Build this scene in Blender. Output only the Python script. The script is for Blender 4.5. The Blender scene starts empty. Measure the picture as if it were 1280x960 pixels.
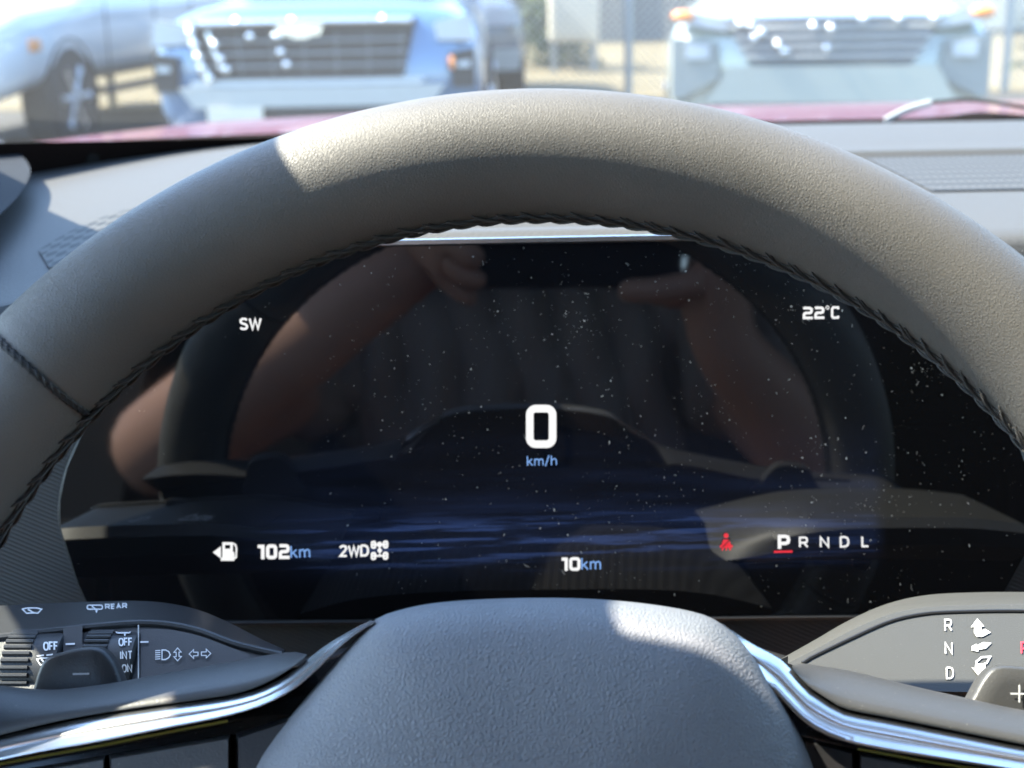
import bpy, bmesh, math, random
import numpy as np
from mathutils import Matrix, Vector
random.seed(7); rng = np.random.default_rng(7)
S = bpy.context.scene; C = S.collection
R = math.radians

# ------------------------------------------------------------------ camera
FPX = 1758.0                       # focal length in pixels of a 1280 x 960 frame
PITCH, ROLL = R(16.0), R(1.1)
CAM = np.array([-0.0083, 0.0, 1.25])
_F = np.array([0, math.cos(PITCH), -math.sin(PITCH)])
_R0 = np.array([1.0, 0, 0]); _U0 = np.array([0, math.sin(PITCH), math.cos(PITCH)])
_R = math.cos(ROLL)*_R0 - math.sin(ROLL)*_U0
_U = math.sin(ROLL)*_R0 + math.cos(ROLL)*_U0
cd = bpy.data.cameras.new('camera'); cam = bpy.data.objects.new('camera', cd); C.objects.link(cam)
cd.sensor_width = 36; cd.lens = 36*FPX/1280; cd.clip_start = 0.01; cd.clip_end = 2000
cd.dof.use_dof = True; cd.dof.focus_distance = 0.415; cd.dof.aperture_fstop = 15.5
cam.matrix_world = Matrix(((_R[0], _U[0], -_F[0], CAM[0]), (_R[1], _U[1], -_F[1], CAM[1]), (_R[2], _U[2], -_F[2], CAM[2]), (0, 0, 0, 1)))
S.camera = cam

# ------------------------------------------------------------------ light
SUN = np.array([-0.75, 0.08, 1.0]); SUN /= np.linalg.norm(SUN)
w = bpy.data.worlds.new('World'); S.world = w; w.use_nodes = True
nt = w.node_tree; nt.nodes.clear()
sky = nt.nodes.new('ShaderNodeTexSky'); sky.sky_type = 'NISHITA'; sky.sun_disc = False
sky.sun_elevation = math.asin(SUN[2]); sky.sun_rotation = math.atan2(SUN[0], SUN[1])
sky.dust_density = 0.6; sky.ozone_density = 3.0
bg = nt.nodes.new('ShaderNodeBackground'); bg.inputs[1].default_value = 0.15
wo = nt.nodes.new('ShaderNodeOutputWorld'); nt.links.new(sky.outputs[0], bg.inputs[0]); nt.links.new(bg.outputs[0], wo.inputs[0])
sl = bpy.data.lights.new('sun', 'SUN'); sl.energy = 3.5; sl.angle = R(0.5); sl.color = (1.0, 0.91, 0.77)
so = bpy.data.objects.new('sun', sl); C.objects.link(so); so.location = (-6, 1, 8)
so.rotation_euler = Vector(-SUN).to_track_quat('-Z', 'Y').to_euler()
S.view_settings.view_transform = 'Standard'; S.view_settings.look = 'None'
S.view_settings.exposure = 2.9; S.view_settings.gamma = 1; S.view_settings.use_curve_mapping = False
S.cycles.use_denoising = True; S.cycles.max_bounces = 10; S.cycles.transparent_max_bounces = 16
S.cycles.sample_clamp_indirect = 6.0; S.cycles.caustics_reflective = False; S.cycles.caustics_refractive = False

# ------------------------------------------------------------------ helpers
def srgb(r, g, b):
    f = lambda c: (c/255/12.92) if c/255 <= .04045 else ((c/255+.055)/1.055)**2.4
    return (f(r), f(g), f(b))

class NB:                                            # tiny node builder
    def __init__(s, name):
        s.m = bpy.data.materials.new(name); s.m.use_nodes = True; s.t = s.m.node_tree; s.t.nodes.clear()
        s.out = s.n('ShaderNodeOutputMaterial')
    def n(s, ty, **kw):
        x = s.t.nodes.new(ty)
        for k, v in kw.items(): setattr(x, k, v)
        return x
    def set(s, sock, v):
        if hasattr(v, 'is_linked') or hasattr(v, 'links'): s.t.links.new(v, sock)
        elif isinstance(v, tuple) and len(v) == 3 and sock.type == 'RGBA': sock.default_value = (*v, 1)
        else: sock.default_value = v
    def math(s, op, a, b=0.0, c=0.0):
        x = s.n('ShaderNodeMath', operation=op)
        for i, v in enumerate((a, b, c)): s.set(x.inputs[i], v)
        return x.outputs[0]
    def mix(s, f, a, b):
        x = s.n('ShaderNodeMix', data_type='RGBA'); s.set(x.inputs[0], f); s.set(x.inputs[6], a); s.set(x.inputs[7], b)
        return x.outputs[2]
    def ramp(s, f, lo, hi):
        x = s.n('ShaderNodeMapRange'); x.clamp = True; s.set(x.inputs[0], f); x.inputs[1].default_value = lo; x.inputs[2].default_value = hi
        return x.outputs[0]
    def coord(s, scale=(1, 1, 1)):
        tc = s.n('ShaderNodeTexCoord'); mp = s.n('ShaderNodeMapping'); mp.inputs[3].default_value = scale
        s.t.links.new(tc.outputs['Object'], mp.inputs[0]); return mp.outputs[0]
    def noise(s, v, scale, detail=3, rough=.5):
        x = s.n('ShaderNodeTexNoise'); s.set(x.inputs['Vector'], v); x.inputs['Scale'].default_value = scale
        x.inputs['Detail'].default_value = detail; x.inputs['Roughness'].default_value = rough; return x
    def pbr(s, base, rough=.5, metal=0., ior=1.5, spec=.5, coat=0., normal=None, emis=None, estr=0.):
        p = s.n('ShaderNodeBsdfPrincipled')
        s.set(p.inputs['Base Color'], base); s.set(p.inputs['Roughness'], rough); s.set(p.inputs['Metallic'], metal)
        p.inputs['IOR'].default_value = ior; p.inputs['Specular IOR Level'].default_value = spec
        p.inputs['Coat Weight'].default_value = coat; p.inputs['Coat Roughness'].default_value = .04
        if normal is not None: s.set(p.inputs['Normal'], normal)
        if emis is not None: s.set(p.inputs['Emission Color'], emis); s.set(p.inputs['Emission Strength'], estr)
        s.t.links.new(p.outputs[0], s.out.inputs[0]); return p
    def bump(s, h, strength, dist, normal=None):
        b = s.n('ShaderNodeBump'); s.set(b.inputs['Height'], h); b.inputs['Strength'].default_value = strength; b.inputs['Distance'].default_value = dist
        if normal is not None: s.set(b.inputs['Normal'], normal)
        return b.outputs[0]

def m_plain(name, base, rough=.5, metal=0., grain=0., gscale=900., gdist=.0003, vary=.12, coat=0., spec=.5, dust=0.):
    b = NB(name); v = b.coord()
    big = b.noise(v, 14, 4); f = b.math('MULTIPLY', b.math('SUBTRACT', big.outputs[0], .5), vary*2)
    base2 = tuple(min(1, c*1.35+.004) for c in base); base1 = tuple(c*.7 for c in base)
    col = b.mix(b.math('ADD', f, .5), base1, base2)
    if dust:
        dn = b.noise(v, 1600, 2); sp = b.ramp(dn.outputs[0], .70, .76)
        col = b.mix(b.math('MULTIPLY', sp, dust), col, (.55, .5, .42))
    nrm = None
    if grain:
        g = b.noise(v, gscale, 3); nrm = b.bump(g.outputs[0], grain, gdist)
    rr = b.math('ADD', rough, b.math('MULTIPLY', f, .4))
    b.pbr(col, rr, metal, coat=coat, spec=spec, normal=nrm); return b.m

def m_leather(name, base, scale, dist, rough=.46, strength=.9):
    b = NB(name); v = b.coord()
    wn = b.noise(v, scale*.7, 2); mv = b.n('ShaderNodeVectorMath', operation='MULTIPLY_ADD')
    b.set(mv.inputs[0], wn.outputs['Color']); mv.inputs[1].default_value = (.5/scale,)*3; b.set(mv.inputs[2], v)
    vo = b.n('ShaderNodeTexVoronoi', feature='DISTANCE_TO_EDGE'); b.set(vo.inputs['Vector'], mv.outputs[0]); vo.inputs['Scale'].default_value = scale
    h = b.math('POWER', b.ramp(vo.outputs['Distance'], 0, .42), .6)
    fine = b.noise(v, scale*5, 2)
    area = b.ramp(b.noise(v, 25, 3).outputs[0], .25, .75)
    hh = b.math('ADD', b.math('MULTIPLY', h, b.math('MULTIPLY_ADD', area, .6, .5)), b.math('MULTIPLY', fine.outputs[0], .12))
    n = b.bump(hh, strength, dist)
    sm = b.noise(v, 18, 5); f = b.ramp(sm.outputs[0], .3, .7)
    col = b.mix(f, tuple(c*.85 for c in base), tuple(c*1.15 for c in base))
    dn = b.noise(v, 2400, 2); sp = b.ramp(dn.outputs[0], .74, .80)
    col = b.mix(b.math('MULTIPLY', sp, .35), col, (.5, .46, .4))
    b.pbr(col, b.math('MULTIPLY_ADD', b.ramp(b.noise(v, 9, 5).outputs[0], .3, .7), .20, rough-.06), normal=n); return b.m

def m_emit(name, col, st):
    b = NB(name); p = b.pbr((.01, .01, .01), .3, emis=col, estr=st); return b.m

def m_glass(name, tint=(.86, .9, .88), veil=.05, refl=True):
    b = NB(name); tr = b.n('ShaderNodeBsdfTransparent'); tr.inputs[0].default_value = (*tint, 1)
    df = b.n('ShaderNodeBsdfTranslucent'); df.inputs[0].default_value = (.85, .86, .82, 1)
    dd = b.n('ShaderNodeBsdfDiffuse'); dd.inputs[0].default_value = (.8, .8, .78, 1)
    m0 = b.n('ShaderNodeMixShader'); m0.inputs[0].default_value = .5
    b.t.links.new(df.outputs[0], m0.inputs[1]); b.t.links.new(dd.outputs[0], m0.inputs[2])
    ns = b.noise(b.coord(), 6, 5); vf = b.math('MULTIPLY', b.math('MULTIPLY_ADD', ns.outputs[0], .8, .6), veil)
    m1 = b.n('ShaderNodeMixShader'); b.set(m1.inputs[0], vf); b.t.links.new(tr.outputs[0], m1.inputs[1]); b.t.links.new(m0.outputs[0], m1.inputs[2])
    gl = b.n('ShaderNodeBsdfGlossy'); gl.inputs['Roughness'].default_value = .02
    fr = b.n('ShaderNodeFresnel'); fr.inputs[0].default_value = 1.4
    m2 = b.n('ShaderNodeMixShader'); b.set(m2.inputs[0], b.math('MULTIPLY', fr.outputs[0], .15)); b.t.links.new(m1.outputs[0], m2.inputs[1]); b.t.links.new(gl.outputs[0], m2.inputs[2])
    b.t.links.new(m2.outputs[0], b.out.inputs[0]); return b.m

def tag(o, label=None, cat=None, group=None, kind=None):
    for k, v in (('label', label), ('category', cat), ('group', group), ('kind', kind)):
        if v: o[k] = v
    return o

def smart_smooth(me, ang=38):
    bm = bmesh.new(); bm.from_mesh(me); bm.normal_update()
    for f in bm.faces: f.smooth = True
    for e in bm.edges:
        if len(e.link_faces) == 2 and e.calc_face_angle(0) > R(ang): e.smooth = False
    bm.to_mesh(me); bm.free()

class MB:
    def __init__(s): s.v = []; s.f = []
    def add(s, vs, fs):
        k = len(s.v); s.v += [tuple(map(float, p)) for p in vs]; s.f += [tuple(i+k for i in f) for f in fs]; return s
    def loft(s, curves, closed=False, caps=True):
        cs = np.array(curves, float); K, M = cs.shape[:2]
        vs = cs.reshape(-1, 3); fs = []
        for i in range(K if closed else K-1):
            j = (i+1) % K
            for m in range(M-1): fs.append((i*M+m, i*M+m+1, j*M+m+1, j*M+m))
        if caps and K > 2:
            fs.append(tuple(i*M for i in range(K))); fs.append(tuple(i*M+M-1 for i in reversed(range(K))))
        return s.add(vs, fs)
    def ring_loft(s, rings, caps=True):               # each ring is a closed loop of equal count
        rs = np.array(rings, float); K, M = rs.shape[:2]; fs = []
        for i in range(K-1):
            for m in range(M): fs.append((i*M+m, i*M+(m+1) % M, (i+1)*M+(m+1) % M, (i+1)*M+m))
        if caps: fs.append(tuple(reversed(range(M)))); fs.append(tuple((K-1)*M+m for m in range(M)))
        return s.add(rs.reshape(-1, 3), fs)
    def tube(s, path, r, n=8, closed=False, flat=1.0):
        P = np.array(path, float); N = len(P); rr = np.full(N, r) if np.isscalar(r) else np.array(r)
        T = (np.roll(P, -1, 0)-np.roll(P, 1, 0)) if closed else np.gradient(P, axis=0)
        T /= np.linalg.norm(T, axis=1)[:, None]+1e-12
        ref = np.array([0, 0, 1.0]) if abs(T[0][2]) < .9 else np.array([1.0, 0, 0])
        rings = []
        for i in range(N):
            a = np.cross(T[i], ref); a /= np.linalg.norm(a)+1e-12; b = np.cross(T[i], a)
            th = np.arange(n)*2*math.pi/n
            rings.append(P[i]+rr[i]*(np.cos(th)[:, None]*a+flat*np.sin(th)[:, None]*b))
        if closed: rings.append(rings[0]); return s.ring_loft(rings, caps=False)
        return s.ring_loft(rings)
    def box(s, lo, hi, bev=0.0, rot=None, at=None):
        lo = np.array(lo, float); hi = np.array(hi, float); bm = bmesh.new()
        bmesh.ops.create_cube(bm, size=1)
        for v in bm.verts: v.co = Vector(((v.co.x+.5)*(hi-lo)[0]+lo[0], (v.co.y+.5)*(hi-lo)[1]+lo[1], (v.co.z+.5)*(hi-lo)[2]+lo[2]))
        if bev: bmesh.ops.bevel(bm, geom=list(bm.edges), offset=bev, segments=3, profile=.5, affect='EDGES')
        bm.verts.index_update()
        vs = np.array([v.co[:] for v in bm.verts]); fs = [tuple(v.index for v in f.verts) for f in bm.faces]; bm.free()
        if rot is not None: vs = vs @ np.array(rot).T
        if at is not None: vs = vs+np.array(at)
        return s.add(vs, fs)
    def ball(s, c, r, nu=16, nv=10):
        r = np.array([r, r, r]) if np.isscalar(r) else np.array(r); rings = []
        for j in range(1, nv):
            t = math.pi*j/nv
            rings.append([np.array(c)+r*np.array([math.sin(t)*math.cos(p), math.sin(t)*math.sin(p), math.cos(t)]) for p in np.arange(nu)*2*math.pi/nu])
        return s.ring_loft(rings)
    def lathe_x(s, prof, c, n=40):                    # profile (x, radius) round an axis parallel to x
        rings = [[(c[0]+x, c[1]+r*math.cos(a), c[2]+r*math.sin(a)) for a in np.arange(n)*2*math.pi/n] for x, r in prof]
        return s.ring_loft(rings)
    def poly_prism(s, poly, y0, y1):                  # poly in (x, z), extruded along y
        n = len(poly); vs = [(x, y0, z) for x, z in poly]+[(x, y1, z) for x, z in poly]
        return s.add(vs, [tuple(range(n)), tuple(reversed(range(n, 2*n)))]+[(i, i+n, (i+1) % n+n, (i+1) % n) for i in range(n)])
    def build(s, name, mat, parent=None, ang=38, off=None):
        me = bpy.data.meshes.new(name); vs = s.v if off is None else [tuple(np.array(p)-off) for p in s.v]
        me.from_pydata(vs, [], s.f); me.update()
        bm = bmesh.new(); bm.from_mesh(me); bmesh.ops.remove_doubles(bm, verts=bm.verts, dist=1e-6); bmesh.ops.recalc_face_normals(bm, faces=bm.faces); bm.to_mesh(me); bm.free()
        smart_smooth(me, ang)
        me.materials.append(mat); o = bpy.data.objects.new(name, me); C.objects.link(o)
        if parent: o.parent = parent
        return o

def empty(name, loc=(0, 0, 0), M=None, rz=0):
    o = bpy.data.objects.new(name, None); C.objects.link(o); o.empty_display_size = .05
    if M is not None: o.matrix_world = M
    else: o.location = loc; o.rotation_euler = (0, 0, rz)
    return o

def spline(pts, M=40, closed=False):
    P = np.array(pts, float)
    if closed: Q = np.vstack([P[-1], P, P[0], P[1]])
    else: Q = np.vstack([2*P[0]-P[1], P, 2*P[-1]-P[-2]])
    out = []
    for i in range(1, len(Q)-2):
        p0, p1, p2, p3 = Q[i-1:i+3]
        for t in np.linspace(0, 1, 14, endpoint=False):
            out.append(.5*((2*p1)+(-p0+p2)*t+(2*p0-5*p1+4*p2-p3)*t*t+(-p0+3*p1-3*p2+p3)*t**3))
    out.append(Q[-2] if not closed else out[0]); out = np.array(out)
    d = np.r_[0, np.cumsum(np.linalg.norm(np.diff(out, axis=0), axis=1))]
    u = np.linspace(0, d[-1], M, endpoint=not closed)
    return np.stack([np.interp(u, d, out[:, k]) for k in range(P.shape[1])], -1)

def ray(px, py):
    d = _F+(px-640)/FPX*_R-(py-480)/FPX*_U; return d
def at(px, py, y):                                    # world point on the sight line at forward distance y
    d = ray(px, py); return CAM+d*(y/d[1])
class Frame:                                          # a flat working frame: ex, ey in the surface, en towards the driver
    def __init__(s, o, ex, ey, en):
        s.o, s.ex, s.ey, s.en = [np.array(q, float) for q in (o, ex, ey, en)]
        s.A = np.stack([s.ex, s.ey, s.en])
        s.M = Matrix([[s.ex[i], s.ey[i], s.en[i], s.o[i]] for i in range(3)]+[[0, 0, 0, 1]])
    def hit(s, px, py, n=0.0):
        d = ray(px, py); t = ((s.o+n*s.en-CAM)@s.en)/(d@s.en)
        l = s.A@(CAM+t*d-s.o); return np.array([l[0], l[1], n])
    def cv(s, pts, n=0.0, M=40, smooth=True):
        P = spline(pts, M) if smooth else np.array(pts, float)
        nn = np.full(len(P), n) if np.isscalar(n) else np.interp(np.linspace(0, 1, len(P)), np.linspace(0, 1, len(n)), n)
        return np.array([s.hit(p[0], p[1], k) for p, k in zip(P, nn)])
    def world(s, l): return s.o+np.array(l)@s.A

# ------------------------------------------------------------------ writing and marks (flat lettering laid on a frame)
class Ink:
    def __init__(s, frame, n=0.0, curve=None): s.fr, s.n, s.curve = frame, n, curve; s.v = []; s.f = []
    def raw(s, vs, fs):
        k = len(s.v)
        for p in vs:
            l = s.fr.hit(p[0], p[1], s.n)
            if s.curve:
                for _ in range(8): l = s.curve(s.fr.hit(p[0], p[1], l[2]))
            s.v.append(tuple(l))
        s.f += [tuple(i+k for i in f) for f in fs]; return s
    def poly(s, pts): return s.raw(pts, [tuple(range(len(pts)))])
    def stroke(s, pts, wd, closed=False):
        P = np.array(pts, float); N = len(P); L = []; Rr = []
        for i in range(N):
            a = P[i]-P[i-1] if (i > 0 or closed) else P[1]-P[0]
            b = P[(i+1) % N]-P[i] if (i < N-1 or closed) else a
            a = a/(np.linalg.norm(a)+1e-9); b = b/(np.linalg.norm(b)+1e-9)
            na = np.array([-a[1], a[0]]); nb = np.array([-b[1], b[0]]); m = na+nb; m /= np.linalg.norm(m)+1e-9
            k = wd/2/max(.45, m@na); L.append(P[i]+m*k); Rr.append(P[i]-m*k)
        fs = [(i, (i+1) % N, N+(i+1) % N, N+i) for i in range(N if closed else N-1)]
        return s.raw(L+Rr, fs)
    def text(s, body, x, y, h, bold=.0, align='LEFT', slant=0.0, rot=-1.1, sx=1.0, space=1.0):
        cu = bpy.data.curves.new('t', 'FONT'); cu.body = body; cu.size = 1; cu.offset = bold; cu.align_x = align; cu.resolution_u = 4; cu.space_character = space
        o = bpy.data.objects.new('t', cu); C.objects.link(o); bpy.context.view_layer.update()
        me = bpy.data.meshes.new_from_object(o.evaluated_get(bpy.context.evaluated_depsgraph_get()))
        k = h/.73; c, q = math.cos(R(rot)), math.sin(R(rot))
        vs = []
        for v in me.vertices:
            u0 = (v.co.x*sx+v.co.y*slant)*k; w0 = -v.co.y*k
            vs.append((x+u0*c-w0*q, y+u0*q+w0*c))
        s.raw(vs, [tuple(p.vertices) for p in me.polygons])
        bpy.data.objects.remove(o); bpy.data.curves.remove(cu); bpy.data.meshes.remove(me); return s
    def rrect(s, x, y, wd, h, r, st, n=5):
        pts = []
        for cx, cy, a0 in ((x+wd-r, y+r, -90), (x+wd-r, y+h-r, 0), (x+r, y+h-r, 90), (x+r, y+r, 180)):
            for k in range(n+1):
                a = R(a0+90*k/n); pts.append((cx+r*math.cos(a), cy+r*math.sin(a)))
        return s.stroke(pts, st, True)
    def circ(s, x, y, r, n=14): return s.poly([(x+r*math.cos(a), y+r*math.sin(a)) for a in np.arange(n)*2*math.pi/n])
    def digit(s, ch, x, y, wd, h, st):                # squared display digits, top-left corner x, y
        i = st/2
        if ch == '0': s.rrect(x+i, y+i, wd-st, h-st, min(wd, h)*.2, st)
        if ch == '1': s.stroke([(x+wd*.1, y+i), (x+wd*.62, y+i), (x+wd*.62, y+h)], st)
        if ch == '2':
            r = wd*.18
            s.stroke([(x+i*.4, y+i), (x+wd-i-r, y+i), (x+wd-i-r*.3, y+i+r*.3), (x+wd-i, y+i+r), (x+wd-i, y+h/2-r), (x+wd-i-r*.3, y+h/2-r*.3), (x+wd-i-r, y+h/2),
                      (x+i+r, y+h/2), (x+i+r*.3, y+h/2+r*.3), (x+i, y+h/2+r), (x+i, y+h-i), (x+wd, y+h-i)], st)
        return s
    def build(s, name, mat, parent):
        me = bpy.data.meshes.new(name); me.from_pydata(s.v, [], s.f); me.update(); me.materials.append(mat)
        o = bpy.data.objects.new(name, me); C.objects.link(o); o.parent = parent; return o


GL = {'S': [[(.56, .15), (.44, .02), (.16, .02), (.03, .15), (.04, .33), (.16, .44), (.42, .53), (.56, .66), (.56, .86), (.43, .98), (.16, .98), (0, .86)]],
 'W': [[(0, 0), (.24, 1), (.47, .08), (.70, 1), (.94, 0)]], 'R': [[(0, 1), (0, 0), (.38, 0), (.54, .06), (.60, .27), (.54, .48), (.38, .54), (0, .54)], [(.33, .54), (.62, 1)]],
 'N': [[(0, 1), (0, 0), (.62, 1), (.62, 0)]], 'D': [[(0, 0), (0, 1), (.32, 1), (.53, .9), (.62, .68), (.62, .32), (.53, .1), (.32, 0), (0, 0)]],
 'L': [[(0, 0), (0, 1), (.48, 1)]], 'P': [[(0, 1), (0, 0), (.38, 0), (.55, .07), (.6, .29), (.55, .5), (.38, .57), (0, .57)]],
 'O': [[(.32, 0), (.12, .07), (0, .3), (0, .7), (.12, .93), (.32, 1), (.52, .93), (.64, .7), (.64, .3), (.52, .07), (.32, 0)]],
 'F': [[(0, 1), (0, 0), (.5, 0)], [(0, .48), (.44, .48)]], 'E': [[(.5, 0), (0, 0), (0, 1), (.5, 1)], [(0, .48), (.44, .48)]], 'I': [[(0, 0), (0, 1)]],
 'T': [[(0, 0), (.6, 0)], [(.3, 0), (.3, 1)]], 'A': [[(0, 1), (.32, 0), (.64, 1)], [(.12, .66), (.52, .66)]],
 '2': [[(0, .2), (.08, .06), (.28, 0), (.48, .06), (.55, .22), (.49, .40), (0, 1), (.58, 1)]], 'k': [[(0, -.02), (0, 1)], [(.40, .3), (0, .70)], [(.14, .58), (.44, 1)]],
 'm': [[(0, 1), (0, .28)], [(0, .5), (.1, .36), (.22, .31), (.33, .38), (.36, .55), (.36, 1)], [(.36, .5), (.46, .36), (.58, .31), (.69, .38), (.72, .55), (.72, 1)]],
 '/': [[(0, 1.1), (.34, -.08)]], 'h': [[(0, -.02), (0, 1)], [(0, .52), (.12, .36), (.27, .31), (.39, .38), (.43, .56), (.43, 1)]]}
def sword(ik, body, x0, x1, y, h, wd, gap=.24, rot=-1.1, dz=0):
    """stroke lettering from x0 to x1 with its baseline left end at y"""
    tot = sum(max(p[0] for l in GL[c] for p in l) for c in body)+gap*(len(body)-1); k = (x1-x0)/max(tot, .01) if len(body) > 1 or tot > 0 else h
    xx = 0.0; c_, q_ = math.cos(R(rot)), math.sin(R(rot))
    for ch in body:
        for l in GL[ch]:
            ik.stroke([(x0+(xx+p[0])*k*c_+(1-p[1])*h*q_, y+(xx+p[0])*k*q_-(1-p[1])*h*c_) for p in l], wd)
        xx += max(p[0] for l in GL[ch] for p in l)+gap
    return ik

# ------------------------------------------------------------------ materials
M = {}
M['rim'] = m_leather('rim_leather', (.108, .101, .091), 1450, .00018, .45, .6)
M['hub'] = m_leather('hub_leather', (.165, .173, .187), 950, .00034, .44, .65)  # blue sky fill on the hub is put into this leather colour
M['soft'] = m_plain('soft_plastic', (.05, .05, .05), .42, grain=.25, gscale=1800, dust=.25)
M['dark'] = m_plain('dark_plastic', (.016, .016, .017), .4, grain=.2, gscale=1500, dust=.1)
M['pod'] = m_plain('pod_plastic', (.066, .066, .062), .42, grain=.3, gscale=2200, gdist=.0002, vary=.05, dust=.12)
M['pod_shade'] = m_plain('pod_plastic_shade', (.03, .031, .033), .4, grain=.25, gscale=2200, gdist=.0002)  # same pod plastic darkened: the left stalk's shade is put into the colour
M['gloss'] = m_plain('black_gloss', (.008, .008, .008), .12, dust=.15)
M['chrome'] = m_plain('satin_chrome', (.78, .80, .83), .26, metal=1.0, vary=.05, dust=.05)
M['darkchrome'] = m_plain('dark_chrome', (.16, .16, .17), .2, metal=1.0, vary=.05, dust=.8)
M['seam'] = m_plain('seam_thread', (.016, .016, .016), .5)
M['thread'] = m_plain('thread', (.045, .043, .041), .5, grain=.5, gscale=3000)
M['dash'] = m_plain('dash_plastic', (.066, .065, .062), .6, spec=.28, grain=.5, gscale=700, gdist=.0006, vary=.08)
M['trimdark'] = m_plain('pillar_trim_plastic', (.022, .024, .028), .8, spec=.12)
M['cowl'] = m_plain('cowl_black', (.010, .007, .007), .9, spec=0.0)
M['hood_red'] = m_plain('red_car_paint', (.18, .009, .014), .28, coat=.5, vary=.05)
M['cloth'] = m_plain('cabin_grey', (.03, .03, .031), .8)
M['liner'] = m_plain('head_liner', (.12, .115, .105), .9)
M['skin'] = m_plain('skin', (.58, .32, .23), .5, vary=.15)
M['shirt'] = m_plain('shirt', (.30, .26, .255), .85, vary=.2)
M['hair'] = m_plain('hair', (.02, .015, .012), .6)
M['phone'] = m_plain('phone_black', (.006, .006, .007), .3)
M['ink_white'] = m_plain('white_print', (.62, .62, .62), .5, vary=.03)
M['ink_red'] = m_plain('red_print', (.75, .05, .08), .5, vary=.03)
M['txt'] = m_emit('display_white', (1, 1, 1), .135)
M['txt_blue'] = m_emit('display_blue', srgb(130, 175, 240), .13)
M['txt_red'] = m_emit('display_red', srgb(235, 40, 60), .14)
M['asphalt'] = m_plain('asphalt', (.05, .05, .05), .9, grain=.6, gscale=60, gdist=.01, vary=.3)
M['drygrass'] = m_plain('dry_ground', (.17, .14, .08), .95, grain=.6, gscale=20, gdist=.03, vary=.3)
M['white_paint'] = m_plain('white_car_paint', (.52, .54, .55), .25, coat=1.0, vary=.03)
M['blue_paint'] = m_plain('blue_car_paint', (.075, .155, .28), .25, metal=.3, coat=1.0, vary=.05)
M['silver_paint'] = m_plain('silver_car_paint', (.36, .385, .35), .25, metal=.2, coat=1.0, vary=.03)
M['grey_paint'] = m_plain('grey_car_paint', (.10, .12, .15), .25, coat=1.0, vary=.03)
M['tyre'] = m_plain('tyre_rubber', (.025, .025, .026), .8)
M['alloy'] = m_plain('alloy', (.55, .56, .58), .3, metal=.9)
M['carglass'] = m_plain('car_window', (.02, .025, .03), .05, coat=1.0)
M['bright'] = m_plain('bright_chrome', (.85, .86, .88), .2, metal=1.0, vary=.02)
M['dullbar'] = m_plain('grey_bar', (.16, .17, .18), .4)
M['recess'] = m_plain('lamp_recess_grey', (.22, .235, .225), .5)
M['lamp'] = m_plain('lamp_lens', (.45, .48, .49), .1, coat=1.0, vary=.1)
M['amber'] = m_plain('amber_lens', (.85, .26, .05), .2, coat=1.0, vary=.05)
M['galv'] = m_plain('galvanised_steel', (.36, .37, .36), .5, metal=.3)
M['wallpale'] = m_plain('pale_wall', (.12, .12, .115), .9, vary=.2)
M['cream'] = m_plain('cream_panel', (.60, .55, .45), .7, vary=.05)
M['leaf'] = m_plain('leaf', (.06, .085, .03), .7, vary=.4)
M['bark'] = m_plain('bark', (.09, .065, .045), .9, vary=.3)
M['windshield'] = m_glass('windscreen_glass', (.84, .88, .86), .022)
M['privacy'] = m_glass('privacy_glass', (.025, .027, .027), .0)
M['sideglass'] = m_glass('side_glass', (.80, .85, .83), .01)

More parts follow.
